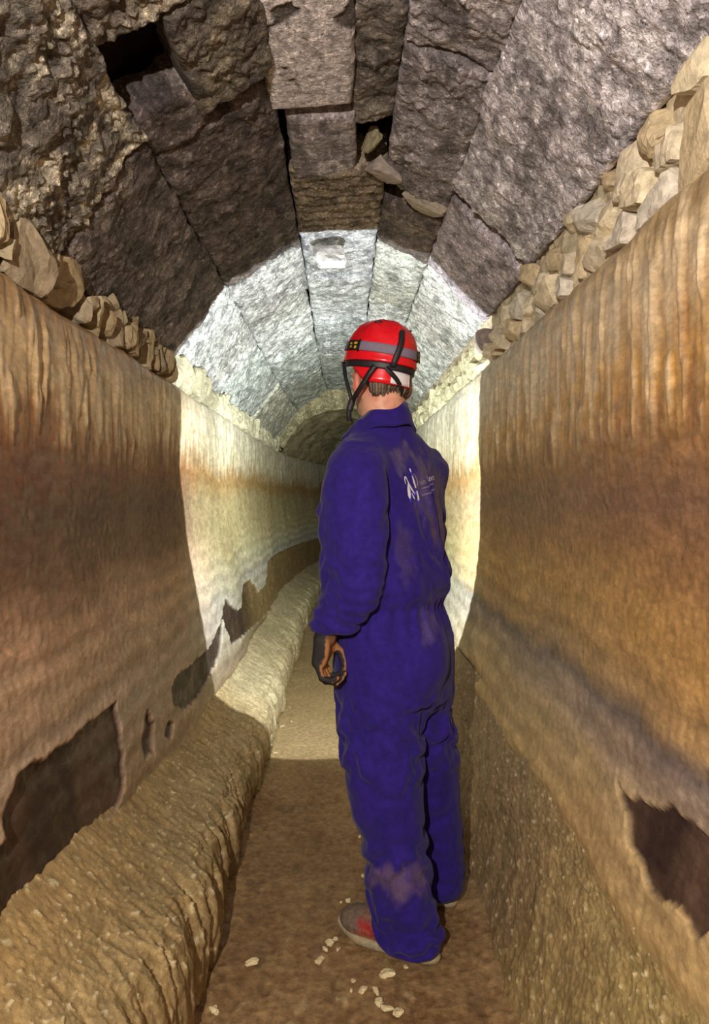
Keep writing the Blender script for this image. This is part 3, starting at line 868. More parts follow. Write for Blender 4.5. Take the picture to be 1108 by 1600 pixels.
def build_coverall():
    G = Grid((-.14, 1.70, 0.0), (.46, 2.74, 1.52), 0.0062)
    torso = G.zloft([(.66, .150, 2.0, .13, .11, 56), (.70, .148, 2.0, .15, .13, 56), (.74, .146, 2.0, .165, .14, 55), (.80, .144, 2.0, .178, .150, 55), (.86, .143, 2.0, .181, .147, 55),
                     (.93, .141, 2.0, .174, .138, 54), (.972, .140, 2.0, .163, .130, 53), (.99, .139, 2.0, .180, .148, 52), (1.03, .140, 2.0, .197, .160, 52), (1.10, .134, 2.0, .188, .148, 51),
                     (1.20, .13, 2.0, .190, .142, 50), (1.30, .125, 2.005, .193, .132, 50), (1.37, .122, 2.0, .175, .115, 48), (1.42, .12, 2.0, .135, .092, 44), (1.46, .116, 1.995, .095, .080, 38), (1.50, .112, 1.99, .075, .070, 34)], sm=.008)
    legL = G.zloft([(.040, .182, 1.918, .080, .096, 35), (.065, .184, 1.922, .086, .103, 35), (.10, .178, 1.93, .080, .094, 45), (.15, .164, 1.935, .082, .093, 55), (.22, .158, 1.938, .084, .090, 58), (.31, .148, 1.94, .086, .088, 58),
                    (.40, .125, 1.94, .092, .103, 58), (.51, .112, 1.94, .098, .114, 56), (.62, .108, 1.94, .104, .122, 55), (.72, .110, 1.95, .105, .125, 55), (.85, .12, 1.97, .10, .12, 55)])
    legR = G.zloft([(.050, .290, 2.165, .078, .090, 35), (.08, .292, 2.165, .082, .096, 35), (.14, .290, 2.16, .080, .092, 45), (.22, .286, 2.15, .082, .092, 52), (.386, .262, 2.12, .090, .098, 55), (.50, .245, 2.09, .096, .104, 55), (.60, .228, 2.07, .100, .108, 55),
                    (.72, .205, 2.05, .105, .115, 55), (.85, .18, 2.03, .10, .115, 55)])
    armL = G.zloft([(.912, -.026, 1.858, .040, .062, 60), (.926, -.020, 1.858, .047, .074, 60), (.945, -.014, 1.856, .050, .078, 58), (.968, -.004, 1.850, .052, .082, 54), (1.0, .018, 1.842, .058, .092, 46), (1.07, .026, 1.832, .064, .100, 47),
                    (1.19, .029, 1.828, .066, .103, 48), (1.27, .028, 1.830, .067, .101, 48), (1.32, .032, 1.835, .066, .094, 48), (1.37, .036, 1.850, .060, .082, 48), (1.405, .042, 1.872, .045, .060, 48), (1.425, .045, 1.885, .028, .036, 48)])
    shR = smin(G.seg((.155, 2.03, 1.425), (.238, 2.118, 1.365), .058, .070), G.seg((.248, 2.13, 1.345), (.245, 2.39, 1.20), .070, .058), .03)
    f0 = G.seg((.246, 2.115, 1.32), (.236, 2.10, 1.07), .070, .066)
    armR = smin(shR, G.seg((.245, 2.39, 1.20), (.172, 2.655, 1.265), .058, .044), .02)
    armL = smin(armL, G.seg((-.062, 1.87, 1.235), (-.030, 1.87, 1.25), .010, .02), .02)
    # turned pleat between shoulder blade and sleeve, and soft seat
    seat = smin(G.ell((.195, 1.93, .83), (.10, .09, .12)), G.ell((.235, 2.04, .83), (.09, .09, .12)), .03)
    kz = np.where(G.Z > .70, .045, .006) + 0 * G.Z
    legs = smin(legL, legR, .005)
    f = smin(torso, seat, .05)
    f = smin(f, f0, .03)
    f = smin(f, legs, kz)
    ka = (0.006 + 0.05 * sst(1.30, 1.40, G.Z)).astype(np.float32)
    f = smin(f, armL, ka)
    f = smin(f, armR, (0.008 + 0.04 * sst(1.28, 1.38, G.Z)).astype(np.float32))
    # hollow hem and cuff ends are closed by the shoes and gloves inside them
    V, Q = G.mesh(f.astype(np.float32))
    V = relax(V, Q, 2, .5)
    N = vnormals(V, Q)
    x, y, z = V.T
    d = 0.0045 * fbm(x * 11, y * 11, z * 9, 3)
    onL = sst(.02, -.02, G_eval(armL, G, V))            # 1 on the near sleeve
    onR = sst(.02, -.02, G_eval(armR, G, V))
    w = fbm(x * 9, y * 9, z * 6, 3)
    # crumpled cuff and lower sleeve
    d += onL * sst(1.12, .95, z) * 0.0055 * np.sin(z * 2 * math.pi / .030 + 5 * w + 18 * x)
    d += onL * 0.004 * np.sin(z * 2 * math.pi / .075 + 4 * w + 22 * x) * sst(1.28, 1.1, z)
    d += onR * 0.005 * np.sin(z * 2 * math.pi / .05 + 4 * w)
    # waist gathers below the elastic and blousing above
    ang = np.arctan2(y - 2.0, x - .14)
    body = (1 - onL) * (1 - onR)
    d += body * sst(.85, .955, z) * sst(1.0, .975, z) * 0.0042 * np.sin(ang * 26 + 3 * w)
    d += body * sst(.99, 1.01, z) * sst(1.13, 1.04, z) * 0.006 * np.sin(ang * 7 + z * 40 + 4 * w)
    # legs: knee breaks, seat folds, hems resting on the shoes
    leg = sst(.80, .72, z)
    d += leg * sst(.78, .66, z) * sst(.42, .56, z) * 0.0085 * np.sin(z * 2 * math.pi / .10 + 14 * (x - .2) + 6 * w)
    nearleg = sst(2.06, 2.02, y) * .7 + .3
    d += nearleg * leg * sst(.42, .30, z) * 0.0075 * np.sin(z * 2 * math.pi / .085 + 20 * (y - 2) - 12 * x + 5 * w)
    d += nearleg * leg * sst(.16, .06, z) * 0.006 * np.sin(z * 2 * math.pi / .045 + 16 * (y - x) + 5 * w)
    # long draw fold down the back beside the far sleeve
    bu = (x - .13) * .643 + (y - 2.0) * .766
    fold = np.exp(-((bu - .045 - (1.30 - z) * .22) / .012) ** 2) * sst(.98, 1.06, z) * sst(1.36, 1.28, z) * body
    d -= 0.010 * fold
    d += 0.006 * np.exp(-((bu - .020 - (1.30 - z) * .22) / .014) ** 2) * sst(.98, 1.06, z) * sst(1.36, 1.28, z) * body
    d += body * 0.0035 * np.sin((z + .8 * bu) * 2 * math.pi / .085 + 5 * w) * sst(1.0, 1.08, z) * sst(1.36, 1.2, z)
    d += onL * 0.0045 * np.sin((z - 1.4 * x) * 2 * math.pi / .11 + 5 * w) * sst(1.0, 1.08, z) * sst(1.38, 1.25, z)
    V = V + N * d[:, None]
    V = relax(V, Q, 1, .3)
    # colour: navy with chalky dust where it has rubbed on the rock
    x, y, z = V.T
    n1 = fbm(x * 22, y * 22, z * 10, 4)
    C = np.broadcast_to(NAVY, V.shape).copy() * (1 + .2 * n1)[:, None]

    def dust(c, r, amt, col=(.26, .19, .17)):
        q = np.sqrt(((x - c[0]) / r[0]) ** 2 + ((y - c[1]) / r[1]) ** 2 + ((z - c[2]) / r[2]) ** 2)
        t = amt * sst(1.0, .2, q + .6 * n1 + .3 * fbm(x * 60, y * 60, z * 30, 3))
        return mix(C, np.broadcast_to(col, C.shape), np.clip(t, 0, 1))
    C = dust((.15, 1.84, .245), (.13, .10, .065), .42, (.21, .13, .11))
    C = dust((.235, 1.88, .92), (.04, .10, .07), .16)
    C = dust((.22, 1.93, 1.30), (.05, .10, .13), .45, (.15, .11, .13))
    C = dust((.27, 2.0, 1.20), (.07, .12, .20), .55, (.11, .07, .07))
    C = dust((.275, 2.14, 1.06), (.06, .08, .07), .85, (.05, .025, .028))
    C = dust((.17, 1.87, 1.39), (.04, .08, .05), .4, (.16, .12, .14))
    C = dust((.16, 1.86, 1.12), (.04, .05, .1), .10)
    ob = pmesh('coverall', V, Q, M_CLOTH, C)
    ob['label'] = 'navy blue cotton coverall with gathered waist'
    return ob, V, Q


def G_eval(Fv, G, V):
    """field value at the mesh vertices (nearest sample)"""
    i = np.clip(np.round((V - G.lo) / G.h).astype(int), 0, np.array(Fv.shape) - 1)
    return Fv[i[:, 0], i[:, 1], i[:, 2]]


coverall, CV, CQ = build_coverall()
BVH = BVHTree.FromPolygons([Vector(v) for v in CV], [tuple(int(k) for k in q) for q in CQ])

# head frame: looks ahead and a little to the side
HT = math.radians(27)
HF = np.array((-math.sin(HT), math.cos(HT), 0.0)); HR = np.array((math.cos(HT), math.sin(HT), 0.0)); HU = np.array((0, 0, 1.0))
HC = np.array((.107, 1.985, 1.63))


def hp(r, f, u):
    return HC + HR * r + HF * f + HU * u


def build_head():
    G = Grid((-.06, 1.84, 1.42), (.28, 2.16, 1.76), 0.0042)
    fr = [HR, HF, HU]
    f = G.ell(hp(0, -.005, .02), (.074, .094, .098), fr)
    f = smin(f, G.ell(hp(0, .038, -.045), (.055, .055, .072), fr), .03)          # face
    f = smin(f, G.ell(hp(0, .060, -.098), (.028, .026, .022), fr), .03)          # chin
    f = smin(f, G.seg(hp(0, .098, -.005), hp(0, .112, -.040), .010, .014), .012)   # nose
    for sgn in (-1, 1):
        f = smin(f, G.ell(hp(sgn * .030, .088, .012), (.020, .010, .007), fr), .012)  # brow
        f = np.maximum(f, -G.ell(hp(sgn * .031, .102, -.006), (.016, .012, .009), fr))  # socket
        ear = G.ell(hp(sgn * .081, -.012, -.036), (.012, .023, .034), [HR * .9 + HF * .35 * sgn, HF * .9 - HR * .35 * sgn, HU])
        ear = np.maximum(ear, -G.ell(hp(sgn * .092, -.010, -.034), (.008, .012, .020), fr))
        f = smin(f, ear, .006)
    f = smin(f, G.ell(hp(0, .093, -.062), (.024, .010, .006), fr), .006)          # lips
    f = np.maximum(f, -G.ell(hp(0, .106, -.062), (.022, .010, .0016), fr))
    f = smin(f, G.seg((.118, 1.985, 1.44), hp(0, -.022, -.05), .064, .061), .025)  # neck
    V, Q = G.mesh(f.astype(np.float32))
    V = relax(V, Q, 2, .5)
    n1 = fbm(V[:, 0] * 25, V[:, 1] * 25, V[:, 2] * 25, 3)
    C = mix(np.broadcast_to((.60, .31, .205), V.shape), np.broadcast_to((.50, .19, .13), V.shape), sst(-.4, .6, n1))
    rel = V - HC
    ear = sst(.074, .084, np.abs(rel @ HR))
    C = mix(C, np.broadcast_to((.58, .17, .12), V.shape), .7 * ear)
    stub = sst(.02, .06, rel @ HF) * sst(-.04, -.07, rel[:, 2])
    C = mix(C, np.broadcast_to((.30, .20, .16), V.shape), .5 * stub)
    b = pmesh('body', V, Q, M_SKIN, C)
    b['label'] = 'bare neck and head below the helmet'
    for sgn in (-1, 1):                                                         # eyes
        c = hp(sgn * .031, .090, -.006)
        o = ball('eye', c, .0105, M_EYE, b)
    return b


def ball(name, c, r, mat, parent, nu=12, nv=8, scale=(1, 1, 1)):
    th = np.linspace(0, math.pi, nv); ph = np.linspace(0, 2 * math.pi, nu + 1)
    T, P_ = np.meshgrid(th, ph, indexing='ij')
    V = np.stack([np.sin(T) * np.cos(P_) * scale[0], np.sin(T) * np.sin(P_) * scale[1], np.cos(T) * scale[2]], -1) * r + np.array(c)
    return pmesh(name, V.reshape(-1, 3), grid_quads(nv, nu + 1), mat, None, parent)


head = build_head()


def build_hair():
    G = Grid((-.02, 1.84, 1.54), (.24, 2.12, 1.74), 0.004)
    fr = [HR, HF, HU]
    f = G.ell(hp(0, -.012, .018), (.079, .095, .092), fr)
    f = smin(f, G.seg(hp(-.030, -.062, -.035), hp(.030, -.062, -.035), .028, .028), .03)
    f = smin(f, G.seg(hp(-.045, -.058, -.052), hp(.045, -.058, -.052), .016, .016), .02)
    rf = (G.X - HC[0]) * HF[0] + (G.Y - HC[1]) * HF[1]
    f = np.maximum(f, rf - .012 + 0 * G.Z)                               # back half only
    f = np.maximum(f, 1.558 - G.Z + .02 * sst(-.06, .02, rf))
    V, Q = G.mesh(f.astype(np.float32))
    V = relax(V, Q, 2, .5)
    N = vnormals(V, Q)
    a = np.arctan2(V[:, 1] - HC[1], V[:, 0] - HC[0])
    st = fbm(a * 22, V[:, 2] * 6, 1.0, 3)
    low = sst(1.60, 1.56, V[:, 2])
    V = V + N * (0.004 * st)[:, None]
    V[:, 2] -= 0.012 * low * np.abs(fbm(a * 30, 0.3, 4.0, 2))
    C = mix(np.broadcast_to((.05, .032, .022), V.shape), np.broadcast_to((.23, .165, .115), V.shape), sst(-.3, .5, st))
    o = pmesh('hair', V, Q, M_HAIR, C)
    o['label'] = 'short brown hair at the nape'


build_hair()

# ---- helmet
helmet = empty('helmet', (0, 0, 0), person)
helmet['label'] = 'scuffed red caving helmet with grey lamp band'
PITCH = math.radians(8); ROLL = math.radians(6)
EU = HU * math.cos(PITCH) - HF * math.sin(PITCH)                        # helmet axes, tipped back and aside
EF = HF * math.cos(PITCH) + HU * math.sin(PITCH)
EU, ER = EU * math.cos(ROLL) + HR * math.sin(ROLL), HR * math.cos(ROLL) - EU * math.sin(ROLL)
EC = np.array((.107, 1.985, 1.655))
HA, HB, HH = .099, .120, .128


def ep(a, u, k=1.0, out=0.0):
    """point on the helmet shell: azimuth a (0 = brow), height u above the rim"""
    uu = np.clip(u / HH, -1, .9999)
    rad = np.where(np.asarray(u) > 0, (1 - np.abs(uu) ** 2.35) ** (1 / 2.35), 1 - .06 * uu) * k
    a = np.asarray(a)
    return (EC + ER * (np.sin(a) * (HA * rad + out))[..., None] + EF * (np.cos(a) * (HB * rad + out))[..., None] + EU * (np.asarray(u) * np.ones_like(a))[..., None])


def build_helmet():
    nu, nv = 72, 34
    a = np.linspace(0, 2 * math.pi, nu + 1)
    t = np.linspace(0, 1, nv)
    A, T = np.meshgrid(a, t, indexing='ij')
    Uo = HH * np.sin(T * math.pi / 2) * .9999
    V = ep(A, Uo)
    # soft ridges and dents over the top, flared rim
    n = (V - EC) / np.linalg.norm(V - EC, axis=-1, keepdims=True)
    crest = 0.0025 * np.cos(A * 6) * np.sin(T * math.pi) + 0.0012 * fbm(A * 3, T * 6, 3.0, 3)
    rimf = 0.0035 * sst(.06, .0, T)
    V = V + n * (crest + rimf)[..., None]
    # inner wall so the shell has thickness
    Ain, Tin = np.meshgrid(a, np.linspace(0, 1, 10), indexing='ij')
    Vi = EC + (ep(Ain, (HH - .004) * np.sin(Tin * math.pi / 2) * .9999, .965) - EC)
    lip = (ep(a, -0.003 * np.ones_like(a), .985))[:, None, :]
    V = np.concatenate([Vi[:, ::-1], lip, V], 1)
    o = pmesh('shell', V.reshape(-1, 3), grid_quads(nu + 1, V.shape[1], flip=False), M_RED, None, helmet)
    o['label'] = 'glossy red helmet shell'

    def band(name, a0, a1, u0, u1, out0, out1, mat, k=1.0, n=60, th=.003, drop=None, m=5):
        a = np.linspace(a0, a1, n); u = np.linspace(u0, u1, m)
        A, U = np.meshgrid(a, u, indexing='ij')
        if drop is not None: U = U + drop(A)
        O = np.interp(U if drop is None else np.broadcast_to(u, A.shape), [min(u0, u1), max(u0, u1)], [out0, out1])
        P0 = ep(A, U, k, O); P1 = ep(A, U, k, O + th)
        V = np.concatenate([P0, P1[:, ::-1], P0[:, :1]], 1)
        Qs = grid_quads(n, V.shape[1])
        ends = []
        w = V.shape[1]
        for base in (0, (n - 1) * w):
            for j in range(m - 1):
                ends.append([base + j, base + j + 1, base + 2 * m - 2 - j, base + 2 * m - 1 - j])
        return pmesh(name, V.reshape(-1, 3), np.concatenate([Qs, np.array(ends)]), mat, None, helmet)
    pi = math.pi
    # lower nape guard (red), with black gap band above it
    o = band('nape_guard', pi * .50, pi * 1.50, -.058, -.006, -.006, -.009, M_RED, k=.93, th=.006, drop=lambda A: .040 * sst(.55, 1.0, np.abs(A - pi) / (pi * .5)))
    band('gap_band', pi * .42, pi * 1.58, -.020, -.001, -.004, -.003, M_BLACK, k=.95, th=.006)
    o = band('reflective_patch', pi * .835, pi * 1.07, -.055, -.020, .0005, -.0025, M_WHITE, k=.93, n=12, th=.0012); o['label'] = 'white reflective patch'
    # head-torch elastic running all round, with printed ends and a lamp at the brow
    o = band('lamp_band', 0, 2 * pi, .026, .052, .0028, .0028, M_GREY, th=.002, n=90, drop=lambda A: .006 * np.cos(A)); o['label'] = 'grey elastic lamp band'
    for (c0, c1) in ((.72, .82), (1.40, 1.55)):
        band('printed_band_end', pi * c0, pi * c1, .025, .053, .0048, .0048, M_BLACK, th=.0012, n=10, drop=lambda A: .006 * np.cos(A))
    for (c0, c1, u0, u1) in ((1.415, 1.445, .029, .037), (1.415, 1.455, .041, .048), (1.475, 1.50, .031, .037), (1.48, 1.51, .040, .046), (.745, .765, .029, .035), (.745, .765, .041, .046)):
        band('printed_mark', pi * c0, pi * c1, u0, u1, .0061, .0061, M_YELLOW, th=.0005, n=4, drop=lambda A: .006 * np.cos(A), m=2)
    for c0 in (1.385, .705):
        band('band_keeper', pi * c0, pi * (c0 + .014), .022, .056, .0052, .0052, M_BLACK, th=.003, n=4, drop=lambda A: .006 * np.cos(A))
    # clip at the back that holds the band down
    a0 = pi * .985
    rows = [(-.012, .004), (.004, .005), (.024, .006), (.042, .0075), (.062, .007), (.085, .006), (.092, .004)]
    P0 = []; W = .0085
    for i, (u, ot) in enumerate(rows):
        aa = math.pi * 1.086 - .042 * i
        c = ep(np.array(aa), np.array(u), 1.0, ot); tdir = ep(np.array(aa + .05), np.array(u)) - ep(np.array(aa - .05), np.array(u)); tdir /= np.linalg.norm(tdir)
        nn = c - EC; nn /= np.linalg.norm(nn)
        w = W * (1.0 if i < 6 else .75)
        P0.append([c - tdir * w, c - tdir * w * .8 + nn * .005, c + tdir * w * .8 + nn * .005, c + tdir * w, c - nn * .003])
    V = np.array(P0); n = len(rows)
    Q = [[i * 5 + j, i * 5 + (j + 1) % 5, (i + 1) * 5 + (j + 1) % 5, (i + 1) * 5 + j] for i in range(n - 1) for j in range(5)]
    Q += [[0, 1, 2, 3], [(n - 1) * 5 + 3, (n - 1) * 5 + 2, (n - 1) * 5 + 1, (n - 1) * 5]]
    o = pmesh('band_clip', V.reshape(-1, 3), np.array(Q), M_BLACK, None, helmet, smooth=False); o['label'] = 'black rubber clip'
    # small vents high on the shell
    for aa, uu in ((.62 * pi, .108), (1.3 * pi, .110), (.3 * pi, .1)):
        c = ep(np.array(aa), np.array(uu), 1.0, .0)
        ball('vent', c, .010, M_BLACK, helmet, scale=(1.3, .8, .45))
    # lamp housing on the brow
    c = ep(np.array(0.0), np.array(.045), 1.0, .016)
    ball('brow_lamp', c, .024, M_METAL, helmet, scale=(1.2, .9, .85))


build_helmet()


def ribbon(name, pts, w, th, mat, parent, normal_from, sub=8, widths=None):
    """flat strap through points; its flat side faces away from normal_from"""
    P = np.array(pts, float)
    t = np.linspace(0, len(P) - 1, (len(P) - 1) * sub + 1)
    X = np.stack([np.interp(t, np.arange(len(P)), P[:, k]) for k in range(3)], -1)
    for _ in range(3):
        X[1:-1] = .25 * X[:-2] + .5 * X[1:-1] + .25 * X[2:]
    T = np.gradient(X, axis=0); T /= np.linalg.norm(T, axis=1)[:, None]
    Nn = X - np.array(normal_from); Nn -= T * np.sum(Nn * T, 1)[:, None]; Nn /= np.linalg.norm(Nn, axis=1)[:, None]
    B = np.cross(T, Nn)
    ww = w if widths is None else np.interp(t, np.arange(len(P)), widths)[:, None]
    R = np.stack([X - B * ww, X - B * ww + Nn * th, X + B * ww + Nn * th, X + B * ww], 1)
    n = len(X)
    Q = [[i * 4 + j, i * 4 + (j + 1) % 4, (i + 1) * 4 + (j + 1) % 4, (i + 1) * 4 + j] for i in range(n - 1) for j in range(4)]
    Q += [[0, 3, 2, 1], [(n - 1) * 4 + k for k in range(4)]]
    return pmesh(name, R.reshape(-1, 3), np.array(Q), mat, None, parent, smooth=False)


def P(px, py, d):
    """point that stands d metres down the tunnel, read off the photograph"""
    return np.array(((px - 535) * d / F, d, EYE - (py - 775) * d / F))


def straps():
    c = HC + HU * -.04
    o = ribbon('chin_strap', [P(537, 566, 2.0), P(540, 590, 1.975), P(546, 612, 1.96), P(550, 628, 1.955)], .0055, .003, M_BLACK, helmet, (.03, 2.6, 1.6)); o['label'] = 'black chin strap webbing'
    ribbon('chin_strap', [P(586, 571, 1.868), P(577, 583, 1.872), P(566, 602, 1.887), P(557, 616, 1.91), P(550, 629, 1.95)], .0072, .0025, M_BLACK, helmet, c)
    ribbon('chin_strap', [P(603, 574, 1.865), P(611, 583, 1.868), P(619, 592, 1.878), P(627, 606, 1.90), P(629, 622, 1.945)], .0065, .0025, M_BLACK, helmet, c)
    ribbon('chin_strap', [P(549, 629, 1.952), P(546, 645, 1.965), P(550, 660, 2.02), P(575, 668, 2.08), hp(.05, .05, -.09)], .0055, .003, M_BLACK, helmet, c)
    # buckle
    ribbon('buckle', [P(551, 624, 1.946), P(548, 634, 1.944), P(546, 641, 1.946)], .0095, .007, M_BLACK, helmet, (.03, 2.6, 1.6))
    ribbon('buckle', [P(546, 641, 1.946), P(545, 650, 1.950), P(546, 657, 1.955)], .0075, .006, M_BLACK, helmet, (.03, 2.6, 1.6))


straps()


# ---- collar
def build_collar():
    n = 64
    a = np.linspace(-math.pi * .93, math.pi * .93, n)         # 0 = back of the neck, ends meet in front
    tf = math.radians(38)
    bf = np.array((-math.sin(tf), math.cos(tf), 0)); br = np.array((math.cos(tf), math.sin(tf), 0))
    front = (1 - np.cos(a)) / 2
    c0 = np.array((.116, 1.992, 0))
    rows = []
    # (radius lateral, radius fore-aft, height) from inside bottom over the fold to the outer edge
    for rl, rf, zb, zf, fl in ((.076, .076, 1.455, 1.43, 0), (.072, .072, 1.505, 1.452, 0), (.071, .070, 1.541, 1.478, 0), (.076, .075, 1.545, 1.482, 0), (.084, .083, 1.522, 1.462, 1),
                               (.094, .092, 1.487, 1.438, 2), (.098, .096, 1.482, 1.432, 2), (.090, .088, 1.478, 1.43, 1)):
        z = zb + (zf - zb) * front ** .8 + .004 * np.sin(a * 5)
        ext = 1 + .26 * fl / 2 * np.exp(-((np.abs(a) - 2.25) / .35) ** 2)         # pointed wings
        rr = np.stack([c0[0] + br[0] * np.sin(a) * rl * ext - bf[0] * np.cos(a) * rf * ext, c0[1] + br[1] * np.sin(a) * rl * ext - bf[1] * np.cos(a) * rf * ext, z], -1)
        rows.append(rr)
    V = np.stack(rows, 1)
    C = np.broadcast_to(NAVY * .9, V.shape).reshape(-1, 3)
    o = pmesh('collar', V.reshape(-1, 3), grid_quads(n, V.shape[1]), M_CLOTH, C, coverall)
    m = o.modifiers.new('thickness', 'SOLIDIFY'); m.thickness = .002


build_collar()


# ---- print on the back
def back_point(u, w, lift=.0018):
    """u metres to the wearer's right of the spine, w height: where that lands on the cloth"""
    th = math.radians(50)
    f = Vector((-math.sin(th), math.cos(th), 0)); r = Vector((math.cos(th), math.sin(th), 0))
    o = Vector((.125, 2.0, w)) + r * u - f * .6
    loc, nn, i, dist = BVH.ray_cast(o, f, 1.0)
    if loc is None:
        return None
    return np.array(loc + nn * lift)


def stroke(name, pts, ws, mat, sub=5):
    Pp = np.array(pts, float)
    t = np.linspace(0, len(Pp) - 1, (len(Pp) - 1) * sub + 1)
    X = np.stack([np.interp(t, np.arange(len(Pp)), Pp[:, k]) for k in range(2)], -1)
    for _ in range(2):
        X[1:-1] = .25 * X[:-2] + .5 * X[1:-1] + .25 * X[2:]
    T = np.gradient(X, axis=0); T /= np.linalg.norm(T, axis=1)[:, None] + 1e-9
    B = np.stack([-T[:, 1], T[:, 0]], -1)
    W = np.interp(t, np.arange(len(Pp)), ws)[:, None]
    L_, R_ = X - B * W / 2, X + B * W / 2
    V = []
    for l, r in zip(L_, R_):
        for q in (l, r):
            v = back_point(q[0], q[1])
            if v is None: return
            V.append(v)
    n = len(X)
    o = pmesh(name, np.array(V), np.array([[2 * i, 2 * i + 1, 2 * i + 3, 2 * i + 2] for i in range(n - 1)]), mat, None, coverall)
    return o


def zk(x, y):
    """sketch units of the emblem (0..1108 each way) to metres on the back"""
    return (LG_U0 + x / 1108 * LG_SU, LG_W0 - y / 1108 * LG_SW)


LG_U0, LG_SU, LG_W0, LG_SW = -.086, .150, 1.373, .141


def emblem():
    S = lambda pts, ws, mat: stroke('logo', [zk(*p) for p in pts], [w / 1108 * .14 for w in ws], mat)
    S([(185, 480), (170, 600), (180, 720), (195, 790)], [40, 75, 70, 40], M_PRINT)
    S([(190, 760), (190, 870)], [60, 24], M_BLUE)
    S([(118, 480), (112, 390), (130, 325), (160, 330), (185, 400)], [12, 26, 30, 30, 24], M_PRINT)
    S([(185, 400), (220, 500), (270, 610), (335, 700)], [24, 50, 55, 25], M_PRINT)
    S([(300, 720), (350, 690), (395, 620)], [30, 50, 35], M_BLUE)
    S([(240, 670), (275, 740), (315, 795)], [14, 26, 22], M_PRINT)
    S([(310, 145), (330, 215)], [45, 35], M_PRINT)
    S([(330, 215), (350, 300)], [30, 26], M_BLUE)
    S([(350, 300), (375, 430), (405, 560)], [30, 48, 34], M_PRINT)
    S([(425, 620), (425, 720), (410, 830)], [45, 75, 40], M_PRINT)
    S([(405, 810), (410, 880)], [40, 14], M_BLUE)
    S([(395, 250), (450, 330), (478, 420), (460, 520)], [14, 24, 30, 14], M_PRINTD)


def lettering(text, x0, y0, height, tiltdeg, mat, stretch=1.0):
    cu = bpy.data.curves.new('lettering', 'FONT')
    cu.body = text; cu.size = 1.0; cu.resolution_u = 3
    to = bpy.data.objects.new('lettering_source', cu)
    COL.objects.link(to)
    dg = bpy.context.evaluated_depsgraph_get()
    me = to.evaluated_get(dg).to_mesh()
    vs = [tuple(v.co) for v in me.vertices]; fs = [tuple(p.vertices) for p in me.polygons]
    to.evaluated_get(dg).to_mesh_clear()
    bpy.data.objects.remove(to, do_unlink=True); bpy.data.curves.remove(cu)
    u0, w0 = zk(x0, y0); t = math.radians(tiltdeg)
    V = []
    for x, y, z in vs:
        a, b = x * height * stretch, y * height
        v = back_point(u0 + a * math.cos(t) - b * math.sin(t), w0 + a * math.sin(t) + b * math.cos(t))
        if v is None:
            V.append(None); continue
        V.append(v)
    keep = [f for f in fs if all(V[i] is not None for i in f)]
    V = [v if v is not None else np.zeros(3) + PLOC for v in V]
    me = bpy.data.meshes.new('lettering')
    me.from_pydata([tuple(v - PLOC) for v in V], [], keep)
    me.materials.append(mat)
    o = bpy.data.objects.new('lettering', me); COL.objects.link(o); o.parent = coverall
    return o


emblem()
lettering('uin', 545, 500, .024, 9, M_PRINTD, 1.0)
o = lettering('Lavo', 850, 425, .025, 9, M_PRINT, 1.05); o['label'] = 'white printed lettering'
for (x0, y0, x1, y1, ww) in ((570, 575, 1130, 450, 26), (590, 715, 1170, 570, 24)):
    # lines of print too small to read: rows of tiny marks
    k = 13
    for i in range(k):
        a = i / k; b = (i + .72) / k
        pa = (x0 + (x1 - x0) * a, y0 + (y1 - y0) * a); pb = (x0 + (x1 - x0) * b, y0 + (y1 - y0) * b)
        stroke('small_print', [zk(*pa), zk(*pb)], [ww / 1108 * .14 * (1 if i % 3 else .7)] * 2, M_PRINTD, sub=1)


# ---- gloves
def hand_mesh(name, G, f, palm_n, centre, label, seedcol=None):
    V, Q = G.mesh(f.astype(np.float32))
    V = relax(V, Q, 2, .45)
    N = vnormals(V, Q)
    pn_ = N @ palm_n
    n1 = fbm(V[:, 0] * 60, V[:, 1] * 60, V[:, 2] * 60, 3)
    t = sst(.35, .6, pn_ + .15 * n1)
    C = mix(np.broadcast_to((.014, .012, .014), V.shape), np.broadcast_to((.34, .155, .055), V.shape), t)
    if seedcol is not None: C = seedcol(V, N, C)
    o = pmesh(name, V, Q, M_GLOVE, C)
    o['label'] = label
    return o


